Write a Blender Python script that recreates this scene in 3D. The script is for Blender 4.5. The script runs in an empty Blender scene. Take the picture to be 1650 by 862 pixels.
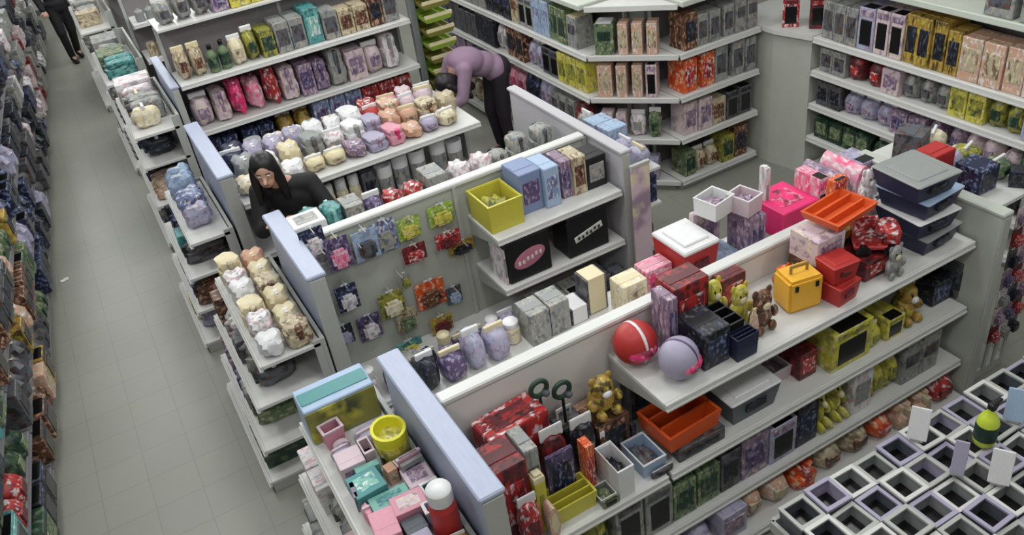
import bpy, bmesh, math, random
from mathutils import Vector, Matrix, noise
rnd = random.Random(11)
C = bpy.context.scene.collection
sc = bpy.context.scene
PI = math.pi
# ------------------------------------------------------------------ camera
H = 4.1; F = 1369.94
RM = Matrix(((0.86209451, -0.49037211, -0.12778204), (-0.36954615, -0.43582724, -0.82066452), (0.3467401, 0.75471174, -0.5569394)))
cd = bpy.data.cameras.new('camera'); cam = bpy.data.objects.new('camera', cd); C.objects.link(cam)
cd.sensor_width = 36; cd.lens = F / 1650 * 36; cd.clip_start = .05; cd.clip_end = 100
rx, ry, rz = Vector(RM[0]), Vector(RM[1]), Vector(RM[2])
cam.matrix_world = Matrix.Translation((0, 0, H)) @ Matrix((rx, -ry, -rz)).transposed().to_4x4()
sc.camera = cam
def ray(px, py): return RM.transposed() @ Vector((px - 825, py - 431, F))
def atz(px, py, z): d = ray(px, py); return Vector((0, 0, H)) + d * ((z - H) / d.z)
def aty(px, py, y): d = ray(px, py); return Vector((0, 0, H)) + d * (y / d.y)
def proj(p):
    c = RM @ (Vector(p) - Vector((0, 0, H)))
    return (c.x / c.z * F + 825, c.y / c.z * F + 431) if c.z > .1 else (-9999, -9999)
def inview(p, m=90):
    x, y = proj(p); return -m < x < 1650 + m and -m < y < 862 + m * 2
# ------------------------------------------------------------------ light
sc.view_settings.view_transform = 'Standard'; sc.view_settings.look = 'None'
sc.view_settings.exposure = 0.0; sc.view_settings.gamma = 1; sc.view_settings.use_curve_mapping = False
w = bpy.data.worlds.new('world'); sc.world = w; w.use_nodes = True
w.node_tree.nodes['Background'].inputs[0].default_value = (.85, .92, 1, 1); w.node_tree.nodes['Background'].inputs[1].default_value = .3
LAMP_W = 64
LAMPS = [(x, y) for x in (-.9, 1.6, 4.1) for y in (.9, 3.3, 5.7, 8.1, 10.5, 12.9, 15.3, 17.7)]
for i, (x, y) in enumerate(LAMPS):
    l = bpy.data.lights.new('ceiling_lamp', 'POINT'); l.shadow_soft_size = .28; l.energy = LAMP_W
    l.color = (.97, 1, .99); o = bpy.data.objects.new('ceiling_lamp', l); C.objects.link(o); o.location = (x, y, 4.3)
# ------------------------------------------------------------------ materials
def lin(c):
    return tuple(((v / 255) / 12.92 if v / 255 <= .04045 else ((v / 255 + .055) / 1.055) ** 2.4) for v in c) + (1,)
PAL = dict(lemon=(220, 214, 40), amber=(230, 172, 50), red=(176, 44, 42), maroon=(92, 34, 42), orange=(214, 84, 30), peach=(200, 156, 132), gold=(164, 128, 62), yellow=(196, 186, 66),
           lime=(150, 182, 62), green=(96, 116, 82), darkgreen=(28, 56, 44), teal=(70, 136, 138), mint=(120, 176, 164), blue=(124, 138, 176),
           paleblue=(160, 180, 208), navy=(32, 36, 66), lilac=(166, 158, 182), purple=(88, 70, 108), mauve=(136, 114, 134), pink=(212, 146, 164), hotpink=(226, 48, 116),
           white=(222, 220, 222), cream=(218, 204, 168), grey=(140, 142, 142), slate=(86, 90, 98), black=(18, 17, 20), beige=(178, 164, 140), brown=(96, 62, 44),
           palepink=(204, 182, 192), olive=(136, 132, 60), rail=(212, 210, 208), steel=(176, 176, 172), panel=(170, 176, 200))
_m = {}
def mat(col, rough=.5, metal=0):
    k = (col, rough, metal)
    if k in _m: return _m[k]
    m = bpy.data.materials.new(f'{col if isinstance(col, str) else "tone"} plain'); m.use_nodes = True
    b = m.node_tree.nodes['Principled BSDF']; b.inputs['Roughness'].default_value = rough; b.inputs['Metallic'].default_value = metal
    nt = m.node_tree; n = nt.nodes.new('ShaderNodeTexNoise'); n.inputs['Scale'].default_value = 9
    mx = nt.nodes.new('ShaderNodeMix'); mx.data_type = 'RGBA'
    c = lin(PAL[col] if isinstance(col, str) else col)
    mx.inputs[6].default_value = c; mx.inputs[7].default_value = tuple(v * .86 for v in c[:3]) + (1,)
    nt.links.new(n.outputs[0], mx.inputs[0]); nt.links.new(mx.outputs[2], b.inputs[0]); _m[k] = m; return m
ACC = dict(lemon=('yellow', 'cream'), amber=('gold', 'cream'), red=('maroon', 'white'), maroon=('red', 'black'), orange=('red', 'cream'), peach=('beige', 'white'), gold=('black', 'yellow'), yellow=('olive', 'cream'),
           lime=('green', 'cream'), green=('darkgreen', 'beige'), darkgreen=('green', 'black'), teal=('mint', 'navy'), mint=('teal', 'white'), blue=('purple', 'white'),
           paleblue=('blue', 'grey'), navy=('black', 'blue'), lilac=('mauve', 'paleblue'), purple=('navy', 'lilac'), mauve=('purple', 'palepink'), pink=('hotpink', 'white'),
           hotpink=('maroon', 'pink'), white=('grey', 'pink'), cream=('beige', 'white'), grey=('slate', 'beige'), slate=('black', 'brown'), black=('navy', 'slate'),
           beige=('brown', 'cream'), brown=('black', 'peach'), palepink=('mauve', 'cream'), olive=('darkgreen', 'yellow'))
def printed(col, rough=.42):
    """printed packaging: ground colour with blotches of two inks, different on every pack"""
    k = ('p', col)
    if k in _m: return _m[k]
    m = bpy.data.materials.new(f'{col} printed board'); m.use_nodes = True; nt = m.node_tree; L = nt.links.new
    b = nt.nodes['Principled BSDF']; b.inputs['Roughness'].default_value = rough
    g = nt.nodes.new('ShaderNodeNewGeometry'); oi = nt.nodes.new('ShaderNodeObjectInfo')
    mu = nt.nodes.new('ShaderNodeMath'); mu.operation = 'MULTIPLY'; mu.inputs[1].default_value = 57; L(oi.outputs['Random'], mu.inputs[0])
    tc = nt.nodes.new('ShaderNodeTexCoord')
    va = nt.nodes.new('ShaderNodeVectorMath'); va.operation = 'ADD'; L(tc.outputs['Object'], va.inputs[0]); L(mu.outputs[0], va.inputs[1])
    a1, a2 = ACC[col]; prev = lin(PAL[col])
    cur = None
    for i, (a, s, t) in enumerate(((a1, 4.2, .56), (a2, 7.5, .58))):
        n = nt.nodes.new('ShaderNodeTexNoise'); n.inputs['Scale'].default_value = s; n.inputs['Detail'].default_value = 2.5
        L(va.outputs[0], n.inputs['Vector'])
        r = nt.nodes.new('ShaderNodeMapRange'); r.inputs[1].default_value = t - .06; r.inputs[2].default_value = t + .06; r.inputs[4].default_value = .8
        L(n.outputs[0], r.inputs[0])
        mx = nt.nodes.new('ShaderNodeMix'); mx.data_type = 'RGBA'; L(r.outputs[0], mx.inputs[0])
        if cur is None: mx.inputs[6].default_value = prev
        else: L(cur, mx.inputs[6])
        mx.inputs[7].default_value = lin(PAL[a]); cur = mx.outputs[2]
    L(cur, b.inputs[0]); _m[k] = m; return m
def floor_mat():
    m = bpy.data.materials.new('grey floor tiles'); m.use_nodes = True; nt = m.node_tree; L = nt.links.new; b = nt.nodes['Principled BSDF']
    b.inputs['Roughness'].default_value = .38
    tc = nt.nodes.new('ShaderNodeTexCoord'); mp = nt.nodes.new('ShaderNodeMapping'); mp.inputs['Location'].default_value = (.968, 0, 0)
    L(tc.outputs['Object'], mp.inputs[0])
    br = nt.nodes.new('ShaderNodeTexBrick'); br.offset = 0; br.inputs['Scale'].default_value = 1; br.inputs['Brick Width'].default_value = .31; br.inputs['Row Height'].default_value = .31
    br.inputs['Mortar Size'].default_value = .004; br.inputs['Mortar Smooth'].default_value = .3
    br.inputs['Color1'].default_value = lin((136, 135, 127)); br.inputs['Color2'].default_value = lin((133, 133, 125)); br.inputs['Mortar'].default_value = lin((122, 122, 115))
    L(mp.outputs[0], br.inputs[0])
    n = nt.nodes.new('ShaderNodeTexNoise'); n.inputs['Scale'].default_value = 1.4; n.inputs['Detail'].default_value = 3; L(tc.outputs['Object'], n.inputs[0])
    mx = nt.nodes.new('ShaderNodeMix'); mx.data_type = 'RGBA'; mx.blend_type = 'MULTIPLY'
    r = nt.nodes.new('ShaderNodeMapRange'); r.inputs[1].default_value = .35; r.inputs[2].default_value = .7; r.inputs[4].default_value = .5; L(n.outputs[0], r.inputs[0]); L(r.outputs[0], mx.inputs[0])
    L(br.outputs[0], mx.inputs[6]); mx.inputs[7].default_value = (.9, .91, .87, 1); L(mx.outputs[2], b.inputs[0]); return m
# ------------------------------------------------------------------ mesh helpers
class MB:
    def __init__(s): s.b = bmesh.new()
    def _add(s, t, M):
        me = bpy.data.meshes.new('t'); t.transform(M); t.to_mesh(me); t.free(); s.b.from_mesh(me); bpy.data.meshes.remove(me); return s
    def box(s, c, d, bev=0, rot=None, seg=1):
        t = bmesh.new(); bmesh.ops.create_cube(t, size=1); bmesh.ops.scale(t, vec=d, verts=t.verts)
        if bev: bmesh.ops.bevel(t, geom=t.edges[:], offset=bev, segments=seg, affect='EDGES', clamp_overlap=True)
        return s._add(t, Matrix.Translation(c) @ (rot.to_4x4() if rot else Matrix()))
    def cyl(s, a, b_, r1, r2=None, n=14):
        a, b_ = Vector(a), Vector(b_); d = b_ - a; t = bmesh.new()
        bmesh.ops.create_cone(t, cap_ends=True, segments=n, radius1=r1, radius2=r1 if r2 is None else r2, depth=d.length)
        return s._add(t, Matrix.Translation((a + b_) / 2) @ d.to_track_quat('Z', 'Y').to_matrix().to_4x4())
    def ball(s, c, r, u=14, v=9, rot=None):
        t = bmesh.new(); bmesh.ops.create_uvsphere(t, u_segments=u, v_segments=v, radius=1)
        r = r if hasattr(r, '__len__') else (r, r, r)
        return s._add(t, Matrix.Translation(c) @ (rot.to_4x4() if rot else Matrix()) @ Matrix.Diagonal((*r, 1)))
    def tube(s, pts, r, n=8):
        for a, b_ in zip(pts, pts[1:]): s.cyl(a, b_, r, n=n)
        for p in pts[1:-1]: s.ball(p, r, n, 5)
        return s
    def lathe(s, prof, n=18):
        t = bmesh.new(); rings = []
        for r, z in prof: rings.append([t.verts.new((r * math.cos(2 * PI * k / n), r * math.sin(2 * PI * k / n), z)) for k in range(n)])
        for A, B in zip(rings, rings[1:]):
            for k in range(n): t.faces.new((A[k], A[(k + 1) % n], B[(k + 1) % n], B[k]))
        t.faces.new(rings[0][::-1]); t.faces.new(rings[-1]); return s._add(t, Matrix())
    def taper(s, z0, w0, d0, z1, w1, d1, th, c=(0, 0)):
        """open-topped tapered bin with real walls"""
        t = bmesh.new()
        def ring(z, w, d): return [t.verts.new((c[0] + x * w / 2, c[1] + y * d / 2, z)) for x, y in ((-1, -1), (1, -1), (1, 1), (-1, 1))]
        a = ring(z0, w0, d0); b_ = ring(z1, w1, d1); c_ = ring(z1, w1 - 2 * th, d1 - 2 * th); e = ring(z0 + th, w0 - 2 * th, d0 - 2 * th)
        t.faces.new(a[::-1]); t.faces.new(e)
        for A, B in ((a, b_), (b_, c_), (c_, e)):
            for k in range(4): t.faces.new((A[k], A[(k + 1) % 4], B[(k + 1) % 4], B[k]))
        return s._add(t, Matrix())
    def pillow(s, c, d, lump=.0, seed=0, p=.45, n=16):
        """a stuffed pack: rounded superellipsoid with soft lumps"""
        t = bmesh.new(); bmesh.ops.create_uvsphere(t, u_segments=n, v_segments=n * 2 // 3, radius=1)
        for v in t.verts:
            q = v.co.copy(); f = lambda x: math.copysign(abs(x) ** p, x)
            k = Vector((f(q.x), f(q.y), f(q.z))); q = q.normalized() * min(k.length, 1.42)
            q = Vector((max(-1, min(1, q.x)), max(-1, min(1, q.y)), max(-1, min(1, q.z))))
            if lump: q *= 1 - lump * (noise.noise(q * 1.7 + Vector((seed, 0, 0))) + .4)
            v.co = Vector([max(-1, min(1, c_)) for c_ in q])
        return s._add(t, Matrix.Translation(c) @ Matrix.Diagonal((d[0] / 2, d[1] / 2, d[2] / 2, 1)))
    def mesh(s, name, smooth=False):
        me = bpy.data.meshes.new(name); bmesh.ops.recalc_face_normals(s.b, faces=s.b.faces[:]); s.b.to_mesh(me); s.b.free()
        if smooth:
            me.polygons.foreach_set('use_smooth', [True] * len(me.polygons)); 
            try: me.set_sharp_from_angle(angle=.7)
            except Exception: pass
        return me
    def build(s, name, m, parent=None, smooth=False):
        me = s.mesh(name, smooth); me.materials.append(m); o = bpy.data.objects.new(name, me); C.objects.link(o)
        if parent is not None: o.parent = parent
        return o
def empty(name, loc=(0, 0, 0), rot=0, parent=None):
    o = bpy.data.objects.new(name, None); o.empty_display_size = .05; C.objects.link(o); o.location = loc; o.rotation_euler = (0, 0, rot)
    if parent: o.parent = parent
    return o
LAB = []
def tag(o, look, where, cat, group=None, order=None, anchor=''):
    o['category'] = cat
    if group: o['group'] = group
    LAB.append((o, look, where, order, anchor)); return o
def structure(o): o['kind'] = 'structure'; return o
# ------------------------------------------------------------------ the room
structure(MB().box((1.0, 8.7, -.05), (10.9, 22.2, .1)).build('floor', floor_mat()))
MC = mat((196, 198, 196), .9)
structure(MB().box((1.0, 8.7, 4.75), (10.9, 22.2, .1)).build('ceiling', MC))
MW = mat((176, 178, 172), .8)
structure(MB().box((1, 19.6, 2.35), (10.4, .1, 4.7)).build('wall_back', MW))
structure(MB().box((1, -2.2, 2.35), (10.4, .1, 4.7)).build('wall_front', MW))
structure(MB().box((-4.3, 8.7, 2.35), (.1, 21.7, 4.7)).build('wall_left', MW))
structure(MB().box((6.25, 8.7, 2.35), (.1, 21.7, 4.7)).build('wall_right', MW))
# wall block that juts into the shop, its corner cut at 45 degrees
def prism(pts, z0, z1):
    b = MB(); t = b.b; lo = [t.verts.new((x, y, z0)) for x, y in pts]; hi = [t.verts.new((x, y, z1)) for x, y in pts]
    t.faces.new(lo[::-1]); t.faces.new(hi)
    for k in range(len(pts)): j = (k + 1) % len(pts); t.faces.new((lo[k], lo[j], hi[j], hi[k]))
    return b
structure(prism([(4.385, 11.6), (4.385, 6.12), (6.19, 6.12), (6.19, 11.6)], 0, 4.69).build('wall_block', MW))
structure(MB().box((6.19, 8.0, .05), (.02, .01, .1)).box((1, 19.54, .05), (10.4, .02, .1)).build('baseboard_back', mat('slate')))
MR = mat('rail', .35); MS = mat('steel', .4); MP = mat('panel', .4); MD = mat((118, 118, 116), .6)
for i, (x, y) in enumerate(LAMPS):
    root = empty('ceiling_light', (x, y, 4.64)); MB().box((0, 0, .05), (.62, 1.62, .02)).box((.3, 0, .03), (.02, 1.62, .04)).box((-.3, 0, .03), (.02, 1.62, .04)).build('housing', MS, root)
    root['kind'] = 'structure'
# ------------------------------------------------------------------ pack kinds, built once at unit size (front towards -y, base at z 0)
PROTO = {}
def reg(kind, parts): PROTO[kind] = parts        # parts: (name, mesh, role, smooth) first = body
def P(name, mb, role, smooth=False): return (name, mb.mesh(name, smooth), role)
reg('carton', [P('carton', MB().box((0, 0, .5), (1, 1, 1), .02), 'print'), P('front_label', MB().box((0, -.5, .5), (.74, .03, .55), .01), 'accent'),
               P('flap', MB().box((0, 0, 1.0), (.9, .34, .02), .005), 'plain')])
reg('window_box', [P('window_box', MB().box((0, 0, .5), (1, 1, 1), .02), 'print'), P('window', MB().box((0, -.5, .42), (.7, .03, .6), .02).box((0, -.3, 1.0), (.7, .36, .02)), 'dark'),
                   P('header', MB().box((0, -.5, .87), (.8, .03, .14), .01), 'accent')])
reg('open_box', [P('open_box', MB().taper(0, .96, .96, .9, 1, 1, .06), 'plain'), P('rim', MB().box((0, -.48, .9), (1.03, .05, .06)).box((0, .48, .9), (1.03, .05, .06)).box((-.48, 0, .9), (.05, .91, .06)).box((.48, 0, .9), (.05, .91, .06)), 'light'),
                 P('contents', MB().pillow((0, 0, .45), (.82, .82, .7), .5, 3, .6), 'accent', True)])
reg('bottle', [P('bottle', MB().lathe([(.4, 0), (.47, .04), (.47, .62), (.38, .72), (.17, .8), (.16, .86)]), 'plain', True), P('cap', MB().lathe([(.21, .84), (.22, .86), (.22, .98), (.19, 1.0)]), 'dark', True),
               P('bottle_label', MB().lathe([(.478, .16), (.485, .17), (.485, .54), (.478, .55)]), 'accent', True)])
reg('jar', [P('jar', MB().lathe([(.42, 0), (.48, .05), (.48, .66), (.4, .74), (.38, .78)]), 'print', True), P('lid', MB().lathe([(.43, .76), (.44, .78), (.44, .97), (.4, 1.0)]), 'light', True)])
reg('pouch', [P('pouch', MB().pillow((0, 0, .44), (1, .9, .88), .15, 5, .6), 'print', True), P('sealed_top', MB().box((0, 0, .9), (.86, .1, .18), .02), 'light'),
              P('front_label', MB().box((0, -.41, .42), (.5, .08, .34), .02), 'accent')])
reg('blister_pack', [P('blister_pack', MB().box((0, .38, .5), (1, .12, 1), .01), 'print'), P('bubble', MB().box((0, -.05, .38), (.68, .8, .56), .12, None, 2), 'accent', True),
                     P('hanging_tab', MB().box((0, .38, 1.03), (.3, .1, .08), .01), 'light')])
reg('plush_toy', [P('plush_toy', MB().ball((0, .02, .34), (.42, .4, .33)).ball((0, -.05, .72), (.34, .34, .27)).ball((-.4, -.2, .4), (.13, .2, .14)).ball((.4, -.2, .4), (.13, .2, .14)).ball((-.24, -.38, .125), (.15, .2, .12)).ball((.24, -.38, .125), (.15, .2, .12)), 'print', True),
                  P('ear', MB().ball((-.27, 0, .92), (.11, .08, .1)), 'plain', True), P('ear', MB().ball((.27, 0, .92), (.11, .08, .1)), 'plain', True),
                  P('muzzle', MB().ball((0, -.36, .66), (.15, .12, .09)), 'light', True), P('eye', MB().ball((-.12, -.34, .78), .04, 8, 5), 'dark'), P('eye', MB().ball((.12, -.34, .78), .04, 8, 5), 'dark')])
reg('carry_case', [P('carry_case', MB().box((0, 0, .4), (1, 1, .8), .07, None, 2), 'print'), P('handle', MB().tube([(-.24, 0, .78), (-.24, 0, .96), (.24, 0, .96), (.24, 0, .78)], .045), 'light'),
                   P('latch', MB().box((-.3, -.51, .62), (.1, .05, .14), .01), 'dark'), P('latch', MB().box((.3, -.51, .62), (.1, .05, .14), .01), 'dark')])
reg('toy_truck', [P('chassis', MB().box((0, 0, .25), (.9, 1, .14), .03), 'plain'), P('cab', MB().box((0, -.3, .55), (.8, .36, .5), .08).box((0, -.49, .62), (.6, .02, .2)), 'print'), P('load_bed', MB().taper(.32, .74, .54, .8, .86, .6, .06, (0, .2)), 'print')] +
    [P('wheel', MB().cyl((sx * .34, y, .17), (sx * .5, y, .17), .17), 'dark') for sx in (-1, 1) for y in (-.3, .3)])
reg('toy_helmet', [P('toy_helmet', MB().ball((0, 0, .5), (.48, .48, .49), 20, 14), 'plain', True), P('stripe', MB().ball((0, 0, .5), (.16, .49, .5), 20, 14), 'light', True), P('visor', MB().ball((0, -.18, .45), (.4, .36, .22), 18, 10), 'accent', True)])
reg('soft_pack', [P('soft_pack', MB().pillow((0, 0, .5), (1, 1, 1), .28, 1, .55), 'print', True), P('paper_label', MB().box((.05, -.1, .9), (.42, .34, .05), .01), 'light')])
reg('folded_pack', [P('folded_pack', MB().pillow((0, 0, .315), (1, 1, .62), .1, 8, .4).pillow((0, .04, .7), (.93, .93, .56), .15, 2, .4), 'print', True), P('paper_band', MB().box((0, 0, .62), (.26, 1.0, .64), .05), 'accent')])
reg('wrapped_roll', [P('wrapped_roll', MB().cyl((0, -.5, .5), (0, .5, .5), .48, n=18), 'print', True), P('roll_end', MB().cyl((0, -.53, .5), (0, -.48, .5), .3, n=14), 'light')])
reg('book', [P('cover', MB().box((0, 0, .5), (1, 1, 1), .02), 'print'), P('pages', MB().box((0, .02, .52), (.8, .97, 1.0)), 'light'), P('title_panel', MB().box((0, -.505, .6), (.7, .02, .3)), 'accent')])
reg('storage_tub', [P('storage_tub', MB().taper(0, .82, .82, .86, .98, .98, .04), 'plain'), P('lid', MB().box((0, 0, .9), (1.02, 1.02, .1), .03).box((0, 0, .96), (.7, .7, .06), .02), 'light'), P('front_label', MB().box((0, -.47, .5), (.4, .06, .3)), 'accent')])
reg('divided_basket', [P('divided_basket', MB().taper(0, .9, .9, .9, 1, 1, .05), 'plain'), P('divider', MB().box((0, -.16, .5), (.92, .05, .8)), 'plain'), P('divider', MB().box((0, .18, .5), (.92, .05, .8)), 'plain')])
reg('game_box', [P('box_base', MB().box((0, 0, .3), (.97, .97, .6), .01), 'light'), P('box_lid', MB().box((0, 0, .65), (1, 1, .7), .02), 'print'), P('lid_picture', MB().box((0, 0, 1.0), (.66, .6, .015)), 'accent')])
reg('square_basket', [P('square_basket', MB().taper(0, .8, .8, .98, .96, .96, .05), 'plain'), P('rim', MB().box((0, -.44, .97), (1.0, .13, .09)).box((0, .44, .97), (1.0, .13, .09)).box((-.44, 0, .97), (.12, .75, .088)).box((.44, 0, .97), (.12, .75, .088)), 'light'),
                      P('liner', MB().box((0, 0, .3), (.8, .8, .3), .03), 'dark')])
reg('ring_pot', [P('ring_pot', MB().lathe([(.36, 0), (.46, .5), (.5, .97), (.5, 1), (.41, 1), (.38, .6), (.3, .5)]), 'plain', True), P('sticker', MB().lathe([(.455, .3), (.47, .32), (.492, .68), (.485, .7)]), 'accent', True)])
WORD = dict(carton='carton', window_box='windowed box', open_box='open tray box', bottle='bottle', jar='lidded jar', pouch='sealed pouch', blister_pack='hanging blister pack', plush_toy='plush toy', carry_case='handled carry case',
            toy_truck='toy truck', toy_helmet='round toy helmet', soft_pack='stuffed soft pack', folded_pack='folded textile pack', wrapped_roll='wrapped roll', book='thick book', storage_tub='lidded storage tub', divided_basket='slotted basket',
            game_box='flat game box', square_basket='small open basket', ring_pot='round pot')
CW = dict(paleblue='pale blue', palepink='pale pink', hotpink='hot pink', darkgreen='dark green', slate='dark grey')
LIGHTS = {'white': 'white', 'cream': 'white', 'yellow': 'cream', 'red': 'white', 'black': 'white', 'navy': 'white'}
PLACED = []
def pack(kind, col, loc, rot, size, where, group, order=None, anchor='', acc=None, light=None, look=None, plain=False, tilt=None, extra=''):
    """one pack, with copies of its parts"""
    loc, size = list(loc), list(size)
    if loc[1] < 8 and size[2] > 0:
        sw = abs(math.sin(rot)) > .7
        for _ in range(3):
            for b_ in PLACED:
                w_, d_ = (size[1], size[0]) if sw else (size[0], size[1])
                if min(loc[2] + size[2], b_[5]) - max(loc[2], b_[4]) < .004: continue
                ox = (w_ / 2 + b_[2]) - abs(loc[0] - b_[0]); oy = (d_ / 2 + b_[3]) - abs(loc[1] - b_[1])
                if ox <= 0 or oy <= 0: continue
                ax = 0 if ox / w_ < oy / d_ else 1; o_ = min((ox, oy)[ax] + .004, (w_, d_)[ax] * .42)
                loc[ax] += math.copysign(o_ / 2, loc[ax] - b_[ax] or 1); size[(1 - ax) if sw else ax] -= o_
        w_, d_ = (size[1], size[0]) if sw else (size[0], size[1])
        PLACED.append((loc[0], loc[1], w_ / 2, d_ / 2, loc[2], loc[2] + size[2]))
    root = None
    mesh_single = kind in ('toy_truck', 'book', 'game_box')
    if mesh_single:
        root = empty(kind)
    far = Vector((loc[0], loc[1], loc[2] - H)).length > 9.5
    for (n, me, role) in (PROTO[kind][:1] if far and not mesh_single else PROTO[kind]):
        o = bpy.data.objects.new(n, me)
        if not len(me.materials): me.materials.append(MR)
        m = {'print': mat(col, .45) if plain else printed(col), 'plain': mat(col, .45), 'accent': printed(acc or ACC[col][0]), 'dark': mat('black', .25),
             'light': mat(light or LIGHTS.get(col, 'cream' if rnd.random() < .3 else 'white'), .4)}[role]
        o.material_slots[0].link = 'OBJECT'; o.material_slots[0].material = m
        C.objects.link(o)
        if root is None: root = o
        else: o.parent = root
    root.location = (loc[0], loc[1], loc[2] + .002); root.rotation_euler = (tilt[0], tilt[1], rot) if tilt else (0, 0, rot); root.scale = size
    lk = look or f"{extra}{CW.get(col, col)} {WORD[kind]}"
    tag(root, lk, where, WORD[kind].split()[-1] if kind not in ('plush_toy', 'toy_truck') else 'toy', group, order, anchor)
    return root
def row(p0, p1, z, seq, kinds, w=(.1, .17), h=(.18, .28), d=(.18, .26), where='', group='', anchor='', face=None, setback=.012, runs=(2, 4), jit=.02, gap=.009, plain=False, hmax=9):
    """facings along a shelf front from p0 to p1; seq = (colour, share, [kind]) in order"""
    p0, p1 = Vector(p0).to_2d(), Vector(p1).to_2d(); L = (p1 - p0).length; u = (p1 - p0) / L
    nrm = Vector((u.y, -u.x))                     # points to the customer when p0->p1 runs with the customer on its right hand
    rot = math.atan2(u.y, u.x); tot = sum(s[1] for s in seq); s = .01; i = 0; acc = 0; bounds = []
    for q in seq: acc += q[1] / tot; bounds.append((acc * L, q))
    cur = None; left = 0
    while s < L - w[0] * .8:
        q = next((b[1] for b in bounds if s < b[0] - .02), seq[-1])
        if left <= 0 or cur[0] is not q:
            k = q[2] if len(q) > 2 else rnd.choice(kinds)
            cur = (q, k, rnd.uniform(*w), min(rnd.uniform(*h), hmax), rnd.uniform(*d)); left = rnd.randint(*runs)
        _, k, ww, hh, dd = cur; left -= 1
        if k in ('bottle', 'jar'): ww2 = min(ww, .105); dd2 = ww2
        elif k == 'ring_pot': ww2 = .15; dd2 = .14
        else: ww2, dd2 = ww, dd
        if s + ww2 > L: break
        c = p0 + u * (s + ww2 / 2) - nrm * (setback + dd2 / 2 + rnd.uniform(0, jit))
        s += ww2 + gap + (rnd.random() < .08) * .04; i += 1
        if q[0] is None: continue
        if not inview((c.x, c.y, z + hh / 2)): continue
        pack(k, q[0], (c.x, c.y, z), rot + rnd.uniform(-.01, .01), (ww2, dd2, hh), where, group, i, anchor, plain=plain)
# ------------------------------------------------------------------ shelving
def shelf_part(root, x0, x1, yf, yb, z, m=MR, th=.03, rail=.045, tilt=.0):
    """a shelf in the unit's own frame: front at y=yf, back at yb, top surface at z"""
    s = MB().box(((x0 + x1) / 2, (yf + yb) / 2, z - th / 2), (x1 - x0, abs(yb - yf), th), .004).build('shelf', m, root)
    MB().box(((x0 + x1) / 2, yf - .008, z - rail / 2), (x1 - x0, .016, rail), .004).box(((x0 + x1) / 2, yf - .018, z - rail + .008), (x1 - x0, .01, .01)).build('price_rail', m, s)
    return s
def bracket(root, x, yf, yb, z, m=MS):
    b = MB(); v = [b.b.verts.new((x + dx, y, zz)) for dx in (-.006, .006) for y, zz in ((yb, z - .02), (yb, z - .16), (yf, z - .05), (yf, z - .02))]
    b.b.faces.new(v[:4]); b.b.faces.new(v[4:][::-1])
    for k in range(4): j = (k + 1) % 4; b.b.faces.new((v[k], v[j], v[4 + j], v[4 + k]))
    b.build('bracket', m, root)
GH = 1.4
def gondola(y, x0, x1, h, front, rear, label, base_f=.6, base_r=.55, bays=2, board=None, toprail=.05):
    """double-sided run; front/rear = list of (z, depth, xa, xb)"""
    g = empty('gondola_shelving', (0, y, 0)); tag(g, label, '', 'shelving')
    if board is None: board = mat((226, 221, 218), .45)
    MB().box(((x0 + x1) / 2, 0, h / 2), (x1 - x0, .05, h - .02)).build('back_panel', board, g)
    MB().box(((x0 + x1) / 2, 0, h - .01), (x1 - x0, toprail + .03, .035), .008).build('top_rail', MR, g)
    MB().box(((x0 + x1) / 2, (base_r - base_f) / 2, .045), (x1 - x0, base_f + base_r, .09), .006).build('kick_plate', MS, g)
    for k in range(bays + 1):
        x = x0 + (x1 - x0) * k / bays; MB().box((x, 0, h / 2), (.03, .08, h - .04)).build('upright', MS, g)
    for z, d, xa, xb in front:
        shelf_part(g, xa, xb, -d, -.025, z); bracket(g, xa + .008, -d, -.03, z); bracket(g, xb - .008, -d, -.03, z)
    for z, d, xa, xb in rear:
        s = MB().box(((xa + xb) / 2, (d + .025) / 2, z - .015), (xb - xa, d - .025, .03), .004).build('shelf', MR, g)
        MB().box(((xa + xb) / 2, d + .008, z - .0225), (xb - xa, .016, .045), .004).build('price_rail', MR, s)
    return g
def end_panel(x, y0, y1, h, label, m=MP, th=.09):
    e = empty('end_panel', (x, (y0 + y1) / 2, 0)); L = y1 - y0
    MB().box((0, 0, h / 2), (th, L, h), .004).build('panel_board', m, e); MB().box((0, 0, h + .008), (th + .035, L + .02, .03), .008).build('top_cap', m, e)
    MB().box((0, -L / 2 - .004, h / 2), (th + .012, .012, h - .02), .003).build('front_edge', MS, e)
    tag(e, label, '', 'panel'); return e
def endcap(y0, y1, xb, shelves, label, h=1.1):
    """unit facing the main aisle (towards -x)"""
    g = empty('endcap_shelving', (xb, (y0 + y1) / 2, 0), -PI / 2); L = y1 - y0   # local +x = -y world, local -y = -x world
    MB().box((0, -.012, h / 2), (L, .024, h)).build('back_panel', MS, g)
    d0 = shelves[0][1]
    MB().box((0, -d0 / 2, .04), (L, d0, .08), .004).build('kick_plate', MS, g)
    for z, d in shelves: shelf_part(g, -L / 2, L / 2, -d, -.03, z)
    for s in (-1, 1): MB().box((s * (L / 2 - .01), -.05, h / 2), (.02, .05, h)).build('upright', MS, g)
    tag(g, label, '', 'shelving'); return g
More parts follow.
